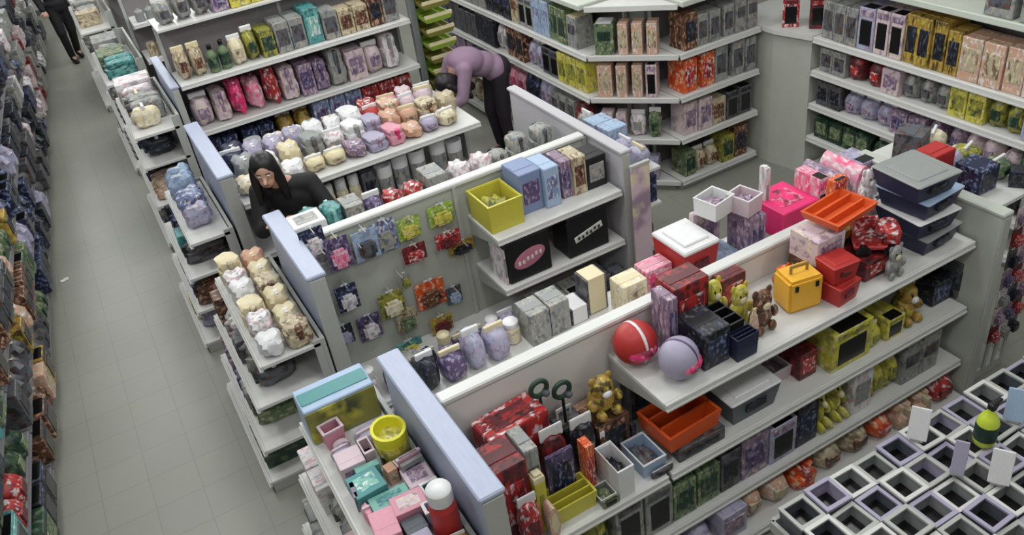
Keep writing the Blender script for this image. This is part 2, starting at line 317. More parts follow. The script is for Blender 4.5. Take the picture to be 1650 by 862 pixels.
# front run
G1 = gondola(2.93, .86, 4.0, GH, [(1.2, .5, 1.8, 4.0), (.75, .53, .86, 1.78), (.75, .53, 1.8, 4.0), (.36, .56, .86, 4.0), (.1, .66, .86, 4.0)],
             [(1.12, .5, .86, 4.0), (.6, .5, .86, 4.0), (.1, .55, .86, 4.0)], 'nearest double-sided shelving run, stacked with orange, red and yellow toys', .66, .55)
end_panel(.79, 2.26, 3.38, GH, 'lilac grey end panel of the nearest shelving run, beside the pink and teal baskets')
end_panel(4.05, 2.3, 3.3, GH, 'tall pale end panel closing the nearest run, beside the bare floor', mat((190, 192, 184), .45), .05)
# second run: peg wall on the first bay, shelves on the second
G2 = gondola(4.83, .79, 2.93, GH, [(1.13, .46, 1.93, 2.93), (.72, .46, 1.93, 2.93), (.3, .5, .79, 2.93), (.1, .55, .79, 2.93)],
             [(1.1, .48, .79, 2.93), (.6, .5, .79, 2.93), (.1, .55, .79, 2.93)], 'second shelving run with a pegged back wall and black boxes', .55, .55, board=mat((176, 178, 168), .5))
end_panel(.72, 4.33, 5.28, GH, 'lilac grey end panel in front of the woman in black')
end_panel(2.98, 4.36, 5.95, GH, 'long pale end panel topping the second run, next to the black and white face box', mat((188, 184, 190), .45), .05)
# third run: flat-topped
G3 = empty('gondola_shelving', (0, 6.75, 0)); tag(G3, 'flat-topped display run heaped with colourful textile packs', '', 'shelving')
shelf_part(G3, .67, 2.76, -.55, .5, 1.1); shelf_part(G3, .67, 2.76, -.55, .5, .62); MB().box((1.715, -.02, .05), (2.08, 1.1, .1)).build('kick_plate', MS, G3)
MB().box((1.715, 0, .56), (2.08, .04, 1.0)).build('back_panel', MS, G3)
for x in (.69, 1.69, 2.74): MB().box((x, .05, .55), (.03, .6, 1.06)).build('divider_panel', MS, G3)
end_panel(.6, 6.1, 7.35, GH, 'lilac end panel behind the blue soft packs, third along the main aisle')
G4 = gondola(8.63, .7, 3.05, 1.95, [(1.5, .5, .7, 3.03), (1.03, .53, .7, 3.03), (.6, .53, .7, 3.03), (.1, .55, .7, 3.03)], [(1.03, .5, .7, 3.03)],
             'tall shelving run behind the heaped display, pink packs on its shelf', .55, .55, board=mat((126, 120, 122), .6))
MB().box((3.07, -.5, .97), (.07, .07, 1.94), .006).build('corner_post', mat((120, 124, 124)), G4)
end_panel(.64, 8.1, 9.2, 1.5, 'pale end panel of the tall shelving run by the main aisle', MP, .05)
G5 = gondola(10.75, .62, 3.6, 1.95, [(1.6, .45, .64, 3.58), (1.2, .5, .64, 3.58)], [], 'far shelving run with small pale packs, last but one', .5, .5, board=mat((126, 120, 122), .6))
G6 = gondola(13.2, .6, 4.0, 1.9, [(1.5, .45, .62, 3.98)], [], 'farthest shelving run along the main aisle', .5, .5, board=mat((126, 120, 122), .6))
# aisle endcaps
EC = [(0.1, .62), (.36, .6), (.72, .52), (1.06, .42)]
endcap(2.32, 3.6, .72, EC, 'endcap unit filled with pink, mint and lilac baskets')
endcap(4.3, 5.5, .655, [(0.1, .6), (.36, .56), (.7, .5), (.98, .4)], 'endcap unit holding cream knitted packs, in front of the lilac panel', 1.0)
endcap(6.1, 7.2, .53, [(0.1, .5), (.4, .46), (.7, .42), (.98, .32)], 'endcap unit holding blue soft packs by the main aisle', 1.0)
endcap(8.0, 9.3, .59, [(0.1, .5), (.5, .46), (.9, .44), (1.2, .42)], 'endcap unit with white cartons and a dark rail', 1.3)
endcap(10.1, 11.6, .595, [(0.1, .5), (.6, .46), (1.1, .44)], 'endcap unit with grey-green packs, toward the far end', 1.3)
# wall shelving
def wall_unit(p0, p1, levels, d, h, label, canopy=None, frame=None):
    MS_ = frame or MS
    p0, p1 = Vector(p0), Vector(p1); L = (p1 - p0).length; a = math.atan2(p1.y - p0.y, p1.x - p0.x)
    g = empty('perimeter_shelving', (p0.x, p0.y, 0), a)
    MB().box((L / 2, d + .012, h / 2), (L, .024, h)).build('back_panel', mat((120, 116, 118), .6), g)
    MB().box((L / 2, d / 2 + .02, .04), (L, d, .08)).build('kick_plate', MS_, g)
    for z in levels: shelf_part(g, 0, L, 0, d, z, frame or MR, rail=.05)
    n = max(1, round(L / 1.0))
    for k in range(n + 1): MB().box((.016 + (L - .032) * k / n, d - .01, h / 2), (.03, .03, h)).build('upright', MS, g)
    if canopy: MB().box((L / 2, d / 2 - .02, canopy), (L, d + .06, .05), .006).build('canopy', mat((196, 200, 190), .5), g)
    tag(g, label, '', 'shelving'); return g
LV = [.1, .53, .94, 1.34]
wall_unit((3.9, 9.6), (3.9, 6.215), LV, .45, 2.0, 'wall shelving running away behind the mauve shopper', 1.78)
cw = empty('corner_shelving', (0, 0, 0)); tag(cw, 'angled corner shelving with yellow and peach cartons, between two straight wall runs', '', 'shelving')
for z in LV + [1.78]:
    f_ = prism([(3.9, 6.19), (4.445, 5.61), (4.445, 6.06), (4.36, 6.06), (4.34, 6.19)], z - .03, z).build('shelf' if z < 1.7 else 'canopy', MR, cw)
    a_, b_ = Vector((3.9, 6.2, z - .018)), Vector((4.45, 5.62, z - .018)); n_ = Vector((-.58, -.55, 0)).normalized() * .008
    MB().box((a_ + b_) / 2 + n_, ((b_ - a_).length, .016, .05), .003, Matrix.Rotation(math.atan2(-.58, .55), 3, 'Z')).build('price_rail', MR, f_)
prism([(3.95, 6.18), (4.44, 5.68), (4.44, 6.06), (4.34, 6.18)], 0, .07).build('kick_plate', MS, cw)
wall_unit((4.465, 5.62), (5.37, 5.62), LV, .45, 2.0, 'wall shelving between the angled corner and the plain grey column', 1.78)
wall_unit((5.5, 5.1), (5.5, .9), [.1, .4, .72, 1.03, 1.33], .5, 2.0, 'long wall shelving beyond the plain grey column', 1.83)
# the grey corner column
structure(prism([(5.42, 5.62), (5.42, 5.5), (5.5, 5.12), (6.15, 5.12), (6.15, 6.1), (5.42, 6.1)], 0, 1.3).build('column', mat((182, 182, 173), .7)))
c = empty('corner_shelf', (0, 0, 1.3)); prism([(5.38, 5.62), (5.38, 5.46), (5.47, 5.1), (6.14, 5.1), (6.14, 6.08), (5.38, 6.08)], 0, .04).build('shelf_board', MR, c)
tag(c, 'white corner shelf capping the plain grey column', '', 'shelf')
# left side shelving: one long line of units along the main aisle
LA, LB = Vector((-1.4, 3.0)), Vector((-.42, 17.6)); ld = (LB - LA).normalized()
nL = 6; lw = (LB - LA).length / nL
for k in range(nL):
    a = LA + ld * lw * k; b = a + ld * (lw - .02)
    d_ = .45
    wall_unit((a.x, a.y), (b.x, b.y), [.1, .45, .82, 1.2], d_, 1.7, frame=mat((128, 126, 130), .5), label=('nearest', 'second', 'third', 'fourth', 'fifth', 'farthest')[k] + ' left-hand shelving unit along the main aisle, ' + ('dark green and red packs', 'brown and green packs', 'navy packs', 'black and dark grey packs', 'pale pink and black packs', 'grey and black packs')[k])
# ------------------------------------------------------------------ people: one continuous skin, clothes over it
def fuse(name, blobs, vox, m, parent=None, smooth_it=2):
    """capsules (a, b, ra, rb) and ellipsoids (c, (rx,ry,rz), rot) grown into one surface"""
    b = MB()
    for q in blobs:
        if len(q) == 4:
            a, c, ra, rb = q; b.cyl(a, c, ra, rb, n=18); b.ball(a, ra, 18, 10); b.ball(c, rb, 18, 10)
        else: b.ball(q[0], q[1], 24, 16, q[2] if q[2] else None)
    me = b.mesh(name); o = bpy.data.objects.new(name, me); C.objects.link(o)
    r = o.modifiers.new('r', 'REMESH'); r.mode = 'VOXEL'; r.voxel_size = vox; sm = o.modifiers.new('s', 'SMOOTH'); sm.iterations = smooth_it; sm.factor = .5
    dg = bpy.context.evaluated_depsgraph_get(); me2 = bpy.data.meshes.new_from_object(o.evaluated_get(dg)); o.modifiers.clear(); o.data = me2; me2.name = name
    me2.polygons.foreach_set('use_smooth', [True] * len(me2.polygons)); me2.materials.clear(); me2.materials.append(m)
    if parent is not None: o.parent = parent
    return o
def V(*a): return Vector(a)
def hand(wr, fwd, side, up):
    """palm, four unequal bent fingers and a thumb leaving the side of the palm"""
    q = []; fwd, side, up = fwd.normalized(), side.normalized(), up.normalized()
    pc = wr + fwd * .045; q += [(wr + fwd * .012 + side * .022 * s, wr + fwd * .085 + side * .03 * s, .014, .013) for s in (-1, -.33, .33, 1)]
    for k, (s, l) in enumerate(((-.032, .062), (-.011, .074), (.011, .078), (.032, .068))):
        a = wr + fwd * .088 + side * s; b_ = a + (fwd * .8 - up * .5) * l * .5; c_ = b_ + (fwd * .35 - up * .9) * l * .45
        q += [(a, b_, .0092, .0088), (b_, c_, .0088, .0075)]
    a = wr + fwd * .03 + side * .036; b_ = a + (side * .7 + fwd * .6 - up * .3) * .036; c_ = b_ + (fwd * .9 + side * .15 - up * .3) * .03
    return q + [(a, b_, .0115, .0105), (b_, c_, .0105, .009)]
def person(loc, rot, J, skin, top, trous, hairc, label, hair_long=True, skirt=.02, shoe='black'):
    root = empty('person', loc, rot); sk = mat(skin, .55)
    hd = J['head']; fd = J['face'].normalized(); up = J.get('up', V(0, 0, 1)); sd = fd.cross(up).normalized(); up = sd.cross(fd).normalized()
    R3 = Matrix((sd, fd, up)).transposed()
    B = [(hd + up * .02, (.076, .092, .105), R3), (hd - up * .055 + fd * .025, (.055, .065, .06), R3), (hd - up * .06 - fd * .02, J['neck'], .052, .056),
         (hd + fd * .092 - up * .005, hd + fd * .112 - up * .03, .010, .016), (hd + sd * .078 - up * .005, (.012, .022, .032), R3), (hd - sd * .078 - up * .005, (.012, .022, .032), R3)]
    nk, ch, pv = J['neck'], J['chest'], J['pelvis']; ax = (nk - pv).normalized(); sh = (J['shR'] - J['shL']).normalized(); fr = ax.cross(sh)
    RT = Matrix((sh, fr, ax)).transposed()
    B += [(ch, (.165, .105, .19), RT), ((ch + pv) / 2, (.13, .1, .16), RT), (pv, (.16, .115, .13), RT), (nk, J['shL'], .055, .055), (nk, J['shR'], .055, .055)]
    arms, legs = [], []
    for s in 'LR':
        arms += [(J['sh' + s], J['el' + s], .052, .04), (J['el' + s], J['wr' + s], .04, .027)]
        legs += [(J['hip' + s], J['kn' + s], .085, .056), (J['kn' + s], J['an' + s], .055, .036)]
        f = (J['wr' + s] - J['el' + s]).normalized(); upv = V(0, 0, 1) if abs(f.z) < .8 else fd; sv = f.cross(upv) * (1 if s == 'L' else -1)
        B += hand(J['wr' + s], f, sv, upv)
        toe = J['an' + s] + J.get('toe', V(0, -.15, 0)) ; B += [(J['an' + s], toe + V(0, 0, -.045), .038, .03)]
    fuse('body', B + arms + legs, .0085, sk, root)
    T = [(ch, (.19, .135, .2), RT), ((ch + pv) / 2, (.16, .13, .19), RT), (pv + ax * .02, (.18, .14, .12), RT), (nk - ax * .03, J['shL'], .07, .075), (nk - ax * .03, J['shR'], .07, .075)]
    for a, b_, ra, rb in arms: T += [(a, a + (b_ - a) * (.93 if rb < .03 else 1), ra + .022, rb + .02)]
    fuse('jacket', T, .014, top, root)
    fuse('trousers', [(pv - ax * .04, (.175, .13, .12), RT)] + [(a, a + (b_ - a) * (.93 if rb < .04 else 1), ra + .012, rb + .018) for a, b_, ra, rb in legs], .014, trous, root)
    for s in 'LR':
        toe = J['an' + s] + J.get('toe', V(0, -.15, 0)); fuse('shoe', [(J['an' + s] + V(0, 0, -.02), toe + V(0, 0, -.05), .05, .036), (J['an' + s] - J.get('toe', V(0, -.15, 0)) * .3 + V(0, 0, -.045), toe + V(0, 0, -.055), .036, .034)], .01, mat(shoe), root)
    hb = [(hd + up * .045 - fd * .018, (.096, .1, .103), R3), (hd + up * .01 - fd * .045, (.095, .08, .115), R3)]
    if hair_long:
        for s in (-1, 1): hb += [(hd + sd * .075 * s + up * .03, hd + sd * .088 * s - up * .09 + fd * .0, .034, .038), (hd + sd * .088 * s - up * .09, hd + sd * .1 * s - up * .24 + fd * .02, .038, .026)]
        hb += [(hd - fd * .06, hd - fd * .075 - up * .25, .075, .05)]
    hair = fuse('hair', hb, .011, mat(hairc, .4), root)
    # carve nothing: the face shows through the open front of the hair
    for s in (-1, 1):
        e = MB().ball(hd + fd * .083 + sd * .03 * s + up * .012, (.012, .008, .008), 10, 6, R3).build('eye', mat((230, 226, 222), .2), root, True); MB().ball(hd + fd * .0905 + sd * .03 * s + up * .012, .0052, 8, 5).build('iris', mat((30, 20, 16), .2), e)
        MB().tube([hd + fd * .09 + sd * (.016 * s) + up * .03, hd + fd * .088 + sd * (.034 * s) + up * .035, hd + fd * .077 + sd * (.05 * s) + up * .03], .0035, 6).build('eyebrow', mat(hairc, .6), root)
    MB().ball(hd + fd * .085 - up * .062, (.022, .008, .0075), 10, 6, R3).build('mouth', mat((150, 78, 74), .4), root, True)
    tag(root, label, '', 'person'); return root
# woman leaning over the low packs, head bowed towards the main aisle
JW = dict(head=V(-.17, -.1, 1.53), face=V(-.34, -.9, -.16), neck=V(-.09, -.04, 1.38), chest=V(-.0, 0, 1.2), pelvis=V(.08, .05, .9), shL=V(-.23, .08, 1.31), shR=V(.12, -.06, 1.32),
          elL=V(-.31, -.06, 1.07), wrL=V(-.26, -.26, 1.2), elR=V(.2, -.2, 1.1), wrR=V(-.06, -.3, 1.2), hipL=V(-.0, .11, .86), hipR=V(.15, -.0, .86), knL=V(-.02, .06, .48), knR=V(.14, -.06, .48),
          anL=V(.0, .12, .08), anR=V(.15, .0, .08), toe=V(-.08, -.13, 0))
person((1.0, 5.8, 0), 0, JW, (196, 150, 130), mat((13, 11, 13), .7), mat((22, 22, 30), .8), (16, 12, 12), 'woman with long black hair and black jacket leaning over the shelf in the second aisle')
# shopper bending down in a mauve top
JM = dict(head=V(-.5, -.08, .98), face=V(-.55, -.1, -.8), up=V(-.8, 0, .5), neck=V(-.38, -.02, 1.09), chest=V(-.22, 0, 1.14), pelvis=V(.08, 0, .98), shL=V(-.32, .17, 1.12), shR=V(-.32, -.17, 1.12),
          elL=V(-.42, .22, .86), wrL=V(-.6, .16, .74), elR=V(-.42, -.22, .86), wrR=V(-.62, -.16, .76), hipL=V(.08, .09, .92), hipR=V(.08, -.09, .92), knL=V(.02, .1, .5), knR=V(.06, -.1, .5), anL=V(.08, .1, .08), anR=V(.1, -.1, .08), toe=V(-.15, 0, 0))
pm = aty(786, 112, 7.5)
person((pm.x, 7.5, .0), 0, JM, (170, 128, 112), mat((150, 122, 146), .75), mat((34, 26, 36), .8), (30, 22, 30), 'shopper bending forward in a mauve top and dark trousers by the wall shelving')
JK = dict(head=V(0, 0, 1.6), face=V(.1, -1, -.1), neck=V(0, .02, 1.44), chest=V(0, .02, 1.25), pelvis=V(0, .02, .93), shL=V(-.19, .02, 1.38), shR=V(.19, .02, 1.38), elL=V(-.24, .04, 1.1), wrL=V(-.22, -.1, .9), elR=V(.25, .04, 1.1), wrR=V(.24, -.08, .88),
          hipL=V(-.09, .02, .9), hipR=V(.09, .02, .9), knL=V(-.1, -.1, .5), knR=V(.07, .02, .5), anL=V(-.08, -.02, .08), anR=V(.05, .2, .1), toe=V(.02, -.15, 0))
person((-.02, 15.6, 0), .1, JK, (186, 146, 126), mat((24, 22, 28), .8), mat((14, 14, 18), .8), (20, 16, 16), 'person in dark clothes walking at the far end of the main aisle', hair_long=False)
# dark garments on a rail beyond the walker
gr = empty('garment_rack', (.95, 17.6, 0)); tag(gr, 'rack of dark garments at the far end of the main aisle', '', 'rack')
MB().tube([(-.7, 0, .02), (-.7, 0, 1.5), (.7, 0, 1.5), (.7, 0, .02)], .018).box((-.7, 0, .03), (.05, .5, .04)).box((.7, 0, .03), (.05, .5, .04)).build('rail_frame', MS, gr)
for k in range(11):
    MB().pillow((-.6 + k * .12, 0, 1.02), (.1, .5, .85), .15, k, .5).tube([(-.6 + k * .12, 0, 1.42), (-.6 + k * .12, 0, 1.52)], .008).build('garment', mat('black' if k % 3 else 'navy', .9), gr, True)
# ------------------------------------------------------------------ stock placed one by one
def top(kind, col, px, py, y, zb, wd, where, group, rot=0, **kw):
    """one pack at depth y whose top centre is seen at (px, py); zb = what it stands on"""
    p = aty(px, py, y); h = max(.05, p.z - zb); return pack(kind, col, (p.x, y, zb), rot, (wd[0], wd[1], h), where, group, **kw)
S1, S2 = 'on the nearest run, lower left bay', 'on the top shelf of the nearest run'
S1 = 'on the open bay of the nearest run'; g1 = 'toys in the open bay of the nearest run'; g2 = 'toys on the top shelf of the nearest run'
Y0 = 2.93
# open bay, shelf at .75
top('divided_basket', 'yellow', 915, 790, 2.52, .75, (.24, .15), S1 + ', dark slots showing', g1, acc='black', light='yellow')
top('open_box', 'grey', 962, 800, 2.47, .75, (.17, .1), S1 + ', in front of the yellow basket', g1, acc='green')
top('open_box', 'white', 984, 735, 2.5, .75, (.13, .2), S1 + ', dark inside, first of the white pair', g1, acc='black')
top('open_box', 'paleblue', 1036, 722, 2.54, .75, (.14, .2), S1 + ', pale blue front, dark inside', g1, acc='slate')
top('carton', 'maroon', 800, 735, 2.6, .75, (.2, .2), S1 + ', beside the end panel', g1)
top('game_box', 'red', 822, 672, 2.78, .75, (.34, .2), S1 + ', against the back board', g1, rot=.1)
top('carton', 'grey', 838, 705, 2.62, .75, (.17, .2), S1 + ', in front of the red game box', g1)
top('pouch', 'maroon', 880, 680, 2.68, .75, (.15, .17), S1 + ', under the dark rings', g1)
top('carton', 'purple', 905, 735, 2.55, .75, (.15, .14), S1 + ', beside the tall maroon pouch', g1)
top('pouch', 'black', 935, 672, 2.66, .75, (.15, .16), S1 + ', white label to the front', g1, acc='grey')
top('carton', 'orange', 938, 715, 2.56, .75, (.08, .12), S1 + ', below the black pouch', g1)
top('carton', 'brown', 972, 662, 2.74, .75, (.2, .17), S1 + ', under the golden plush', g1)
top('plush_toy', 'gold', 966, 606, 2.74, aty(972, 662, 2.74).z + .005, (.19, .16), S1 + ', sitting on the brown carton', g1)
top('carry_case', 'slate', 908, 655, 2.82, .75, (.17, .12), S1 + ', against the back board beneath the green rings', g1)
top('pouch', 'brown', 962, 708, 2.6, .75, (.13, .12), S1 + ', beside the orange carton', g1)
top('carton', 'black', 1003, 690, 2.66, .75, (.15, .16), S1 + ', beside the white tray boxes', g1)
top('storage_tub', 'yellow', 851, 757, 2.52, .75, (.1, .12), S1 + ', near the end panel', g1)
top('pouch', 'red', 852, 795, 2.44, .75, (.15, .11), S1 + ', at the front edge below the yellow tub', g1)
top('wrapped_roll', 'peach', 878, 800, 2.47, .75, (.07, .16), S1 + ', next to the red pouch', g1)
top('pouch', 'slate', 1062, 776, 2.45, .75, (.14, .1), S1 + ', at the front edge below the pale blue box', g1)
top('carton', 'slate', 1112, 690, 2.52, .75, (.3, .2), 'on the middle shelf of the nearest run, under the orange basket', g1)
top('divided_basket', 'orange', 1092, 660, 2.56, aty(1112, 690, 2.52).z + .005, (.36, .26), 'on a dark grey carton in the nearest run', g1, rot=.05)
top('carton', 'peach', 945, 655, 2.84, .75, (.12, .1), S1 + ', against the board by the golden plush', g1)
def ring_toy(px, py, y, zb, where):
    p = aty(px, py, y); o = empty('hair_band', (p.x, y, p.z)); t = bmesh.new(); n, m_ = 20, 8; rr = [[t.verts.new(((.045 + .013 * math.cos(2 * PI * j / m_)) * math.cos(2 * PI * i / n), .013 * math.sin(2 * PI * j / m_), (.045 + .013 * math.cos(2 * PI * j / m_)) * math.sin(2 * PI * i / n))) for j in range(m_)] for i in range(n)]
    for i in range(n):
        for j in range(m_): t.faces.new((rr[i][j], rr[(i + 1) % n][j], rr[(i + 1) % n][(j + 1) % m_], rr[i][(j + 1) % m_]))
    b = MB(); b._add(t, Matrix()); b.build('band', mat('darkgreen', .5), o, True); MB().cyl((0, 0, zb - p.z), (0, 0, -.05), .008).build('card_stem', mat('black'), o)
    MB().ball((.03, -.01, -.04), .02).build('bobble', mat('slate'), o, True); tag(o, 'dark green ring-shaped hair band', where, 'toy', g1)
ring_toy(868, 626, 2.78, .95, S1 + ', nearer the end panel of two'); ring_toy(905, 628, 2.78, .95, S1 + ', nearer the golden plush of two')
# top shelf, shelf at 1.2
pack('toy_helmet', 'red', (*aty(1024, 567, 2.77).xy, 1.2), 0, (.24, .23, .24), 'on the top shelf of the nearest run, at its open end', g2, acc='hotpink', light='white')
pack('toy_helmet', 'lilac', (*aty(1094, 612, 2.55).xy, 1.2), .5, (.22, .22, .23), 'on the top shelf of the nearest run, in front of the red one', g2, acc='hotpink', light='purple')
W2 = 'on the top shelf of the nearest run'
top('carton', 'maroon', 1098, 445, 2.8, 1.2, (.22, .16), W2 + ', behind the helmets', g2)
top('window_box', 'green', 975, 838, 2.44, .75, (.14, .08), S1 + ', front edge beside the yellow basket', g1)
top('carton', 'mauve', 1075, 470, 2.76, 1.2, (.1, .14), W2 + ', beside the tall maroon carton', g2)
top('carton', 'black', 1122, 520, 2.6, 1.2, (.24, .22), W2 + ', under the mint-edged tray', g2)
top('divided_basket', 'black', 1148, 508, 2.62, 1.2, (.24, .2), W2 + ', mint rim, by the yellow plush', g2, light='mint')
top('divided_basket', 'navy', 1180, 535, 2.5, 1.2, (.24, .12), W2 + ', mint rim, at the front edge', g2, light='mint')
top('plush_toy', 'yellow', 1152, 452, 2.76, 1.2, (.14, .14), W2 + ', first of the yellow pair', g2)
top('plush_toy', 'yellow', 1186, 455, 2.7, 1.2, (.15, .14), W2 + ', second of the yellow pair, by the brown bear', g2)
top('plush_toy', 'brown', 1222, 462, 2.6, 1.2, (.17, .16), W2 + ', the brown bear', g2, light='cream')
top('pouch', 'peach', 1200, 500, 2.5, 1.2, (.12, .1), W2 + ', front edge below the brown bear', g2)
top('carton', 'maroon', 1175, 440, 2.84, 1.2, (.16, .08), W2 + ', against the board behind the yellow plush toys', g2)
top('carry_case', 'amber', 1288, 425, 2.62, 1.2, (.2, .16), W2 + ', between the brown bear and the red tubs', g2, look='amber yellow handled carry case', rot=-.2, light='gold', acc='purple', plain=True)
top('plush_toy', 'orange', 1262, 428, 2.78, 1.2, (.14, .12), W2 + ', behind the amber handled case', g2)
p_ = aty(1352, 455, 2.52)
pack('storage_tub', 'red', (p_.x, 2.52, 1.2), .1, (.17, .15, .13), W2 + ', lower of the stacked red pair', g2, light='red')
top('storage_tub', 'red', 1350, 415, 2.54, 1.335, (.17, .15), W2 + ', upper of the stacked red pair', g2, rot=-.1, light='red')
top('carton', 'brown', 1310, 398, 2.78, 1.2, (.22, .14), W2 + ', under the pale pink box', g2)
top('carton', 'palepink', 1318, 370, 2.72, aty(1310, 398, 2.78).z + .003, (.2, .2), W2 + ', raised, in front of the orange basket', g2)
top('carton', 'maroon', 1400, 400, 2.62, 1.2, (.25, .2), W2 + ', under the red toy truck', g2)
top('divided_basket', 'orange', 1352, 338, 2.72, 1.56, (.34, .24), W2 + ', held up high beside the toy truck', g2, rot=.12, light='gold')
top('carton', 'gold', 1360, 372, 2.74, 1.2, (.2, .18), W2 + ', holding up the orange basket', g2)
top('toy_truck', 'red', 1412, 352, 2.62, aty(1400, 400, 2.62).z + .003, (.22, .24), W2 + ', parked on a maroon carton', g2, rot=.9)
top('plush_toy', 'grey', 1438, 392, 2.5, 1.2, (.14, .12), W2 + ', front edge before the striped tub stack', g2)
top('window_box', 'orange', 1352, 288, 2.86, 1.4, (.1, .08), W2 + ', tall orange one by the board', g2)
zz = 1.2
for k, (px, cc) in enumerate(((1480, 'grey'), (1476, 'white'), (1472, 'paleblue'), (1466, 'grey'))):
    pk = aty(px, 330, 2.66); pack('storage_tub', 'navy', (pk.x - .02 * (k % 2), 2.64, zz), .06 * (-1) ** k, (.31, .33, .122), W2 + ', ' + ('bottom', 'second', 'third', 'top')[k] + ' of the striped stack', g2, light=cc, look='navy tub with wide ' + CW.get(cc, cc) + ' lid'); zz += .1255
top('carton', 'red', 1508, 240, 2.82, 1.2, (.17, .14), W2 + ', tall, behind the striped stack', g2, plain=True)
top('carton', 'red', 1526, 300, 2.68, 1.2, (.12, .14), W2 + ', shorter, beside the striped stack', g2)
top('plush_toy', 'white', 1400, 272, 2.86, 1.4, (.12, .1), W2 + ', small white one by the orange windowed box', g2)
# middle shelf, .75
W3 = 'on the middle shelf of the nearest run'; g3 = 'packs on the middle shelf of the nearest run'
top('storage_tub', 'slate', 1195, 612, 2.56, .75, (.34, .24), W3 + ', next to the orange basket', g3, light='white')
top('open_box', 'palepink', 1222, 590, 2.66, .75, (.3, .2), W3 + ', behind the dark grey tub', g3)
top('carton', 'maroon', 1278, 556, 2.6, .75, (.17, .2), W3 + ', between grey tub and yellow box', g3)
top('window_box', 'yellow', 1350, 510, 2.56, .75, (.3, .24), W3 + ', the largest yellow one', g3, light='yellow')
top('pouch', 'yellow', 1402, 520, 2.5, .75, (.12, .12), W3 + ', between the yellow boxes', g3)
top('window_box', 'yellow', 1425, 500, 2.54, .75, (.14, .18), W3 + ', shorter yellow one', g3, light='lime')
top('plush_toy', 'gold', 1462, 455, 2.54, .75, (.17, .18), W3 + ', past the yellow boxes', g3)
top('carton', 'black', 1500, 440, 2.6, .75, (.17, .2), W3 + ', beside the golden plush', g3)
top('carton', 'slate', 1525, 420, 2.56, .75, (.1, .18), W3 + ', against the tall end panel', g3)
row((1.85, 2.78), (3.9, 2.78), .75, [('slate', .4), ('black', .6), ('brown', .4), ('black', .6)], ['carton', 'window_box'], (.14, .2), (.22, .3), (.08, .1), 'at the back of the middle shelf of the nearest run', 'back row on the middle shelf', 'the open bay', setback=.02)
# lower shelves
row((.85, 2.38), (3.98, 2.38), .36, [('brown', .35), ('olive', .25, 'pouch'), ('grey', .4, 'window_box'), ('green', .3, 'carton'), ('slate', .2), ('mauve', .35, 'carton'), ('lilac', .2, 'window_box'), ('black', .14), ('yellow', .3, 'plush_toy'), ('white', .14, 'carton'), ('yellow', .38, 'pouch'), ('grey', .32, 'book'), ('maroon', .2, 'carton')],
    ['carton', 'window_box'], (.12, .2), (.25, .33), (.22, .34), 'on the lower shelf of the nearest run', 'packs on the lower shelf of the nearest run', 'the pink and teal endcap', runs=(1, 3))
row((.85, 2.28), (3.98, 2.28), .1, [('purple', .6), ('navy', .4), ('lilac', .4), ('peach', .5, 'pouch'), ('orange', .3, 'folded_pack'), ('beige', .3, 'pouch'), ('orange', .3, 'pouch'), ('peach', .3, 'folded_pack'), ('red', .2, 'pouch'), ('palepink', .2)],
    ['carton', 'pouch'], (.15, .21), (.15, .22), (.36, .46), 'on the bottom shelf of the nearest run', 'packs on the bottom shelf of the nearest run', 'the pink and teal endcap', runs=(1, 2))
# rear side of the nearest run, showing over the back board
W4 = 'behind the board of the nearest run'; g4 = 'packs behind the board of the nearest run'; YR = 3.22
for k, a in enumerate([('carton', 'cream', 1012, 448, .16, .14), ('carton', 'pink', 1052, 424, .18, .12), ('wrapped_roll', 'mint', 1066, 462, .12, .22), ('storage_tub', 'red', 1098, 378, .3, .3), ('game_box', 'paleblue', 1158, 408, .22, .26),
          ('carton', 'palepink', 1150, 345, .2, .2), ('carton', 'mauve', 1196, 342, .18, .2), ('toy_helmet', 'palepink', 1214, 362, .12, .12), ('game_box', 'hotpink', 1262, 318, .28, .3), ('carton', 'white', 1244, 268, .1, .1),
          ('window_box', 'pink', 1300, 282, .16, .2), ('wrapped_roll', 'mauve', 1330, 268, .14, .3), ('wrapped_roll', 'pink', 1362, 254, .15, .3), ('window_box', 'lilac', 1378, 252, .16, .2)]):
    kd, cc, px, py, w_, d_ = a; yy = YR + (.02, .06, -.02, .04)[k % 4]
    p = aty(px, py, yy); q = top(kd, cc, px, py, yy, 1.12, (w_, d_), W4, g4, order=k + 1, anchor='the pegged wall end', plain=kd in ('game_box', 'carry_case'), acc={'white': 'white', 'hotpink': 'hotpink', 'paleblue': 'paleblue'}.get(cc) if kd == 'game_box' else None, light=('red' if cc == 'white' else 'white') if kd in ('game_box', 'open_box') else None, look='red tub with a flat white lid' if (kd, cc) == ('storage_tub', 'red') else None)
    if k in (5, 6): pack('open_box', ('white', 'palepink')[k - 5], (p.x, yy, p.z + .01), .2, (w_ * .85, d_ * .8, .12), W4 + ', raised on a carton', g4, light='white', acc='mauve', plain=True)
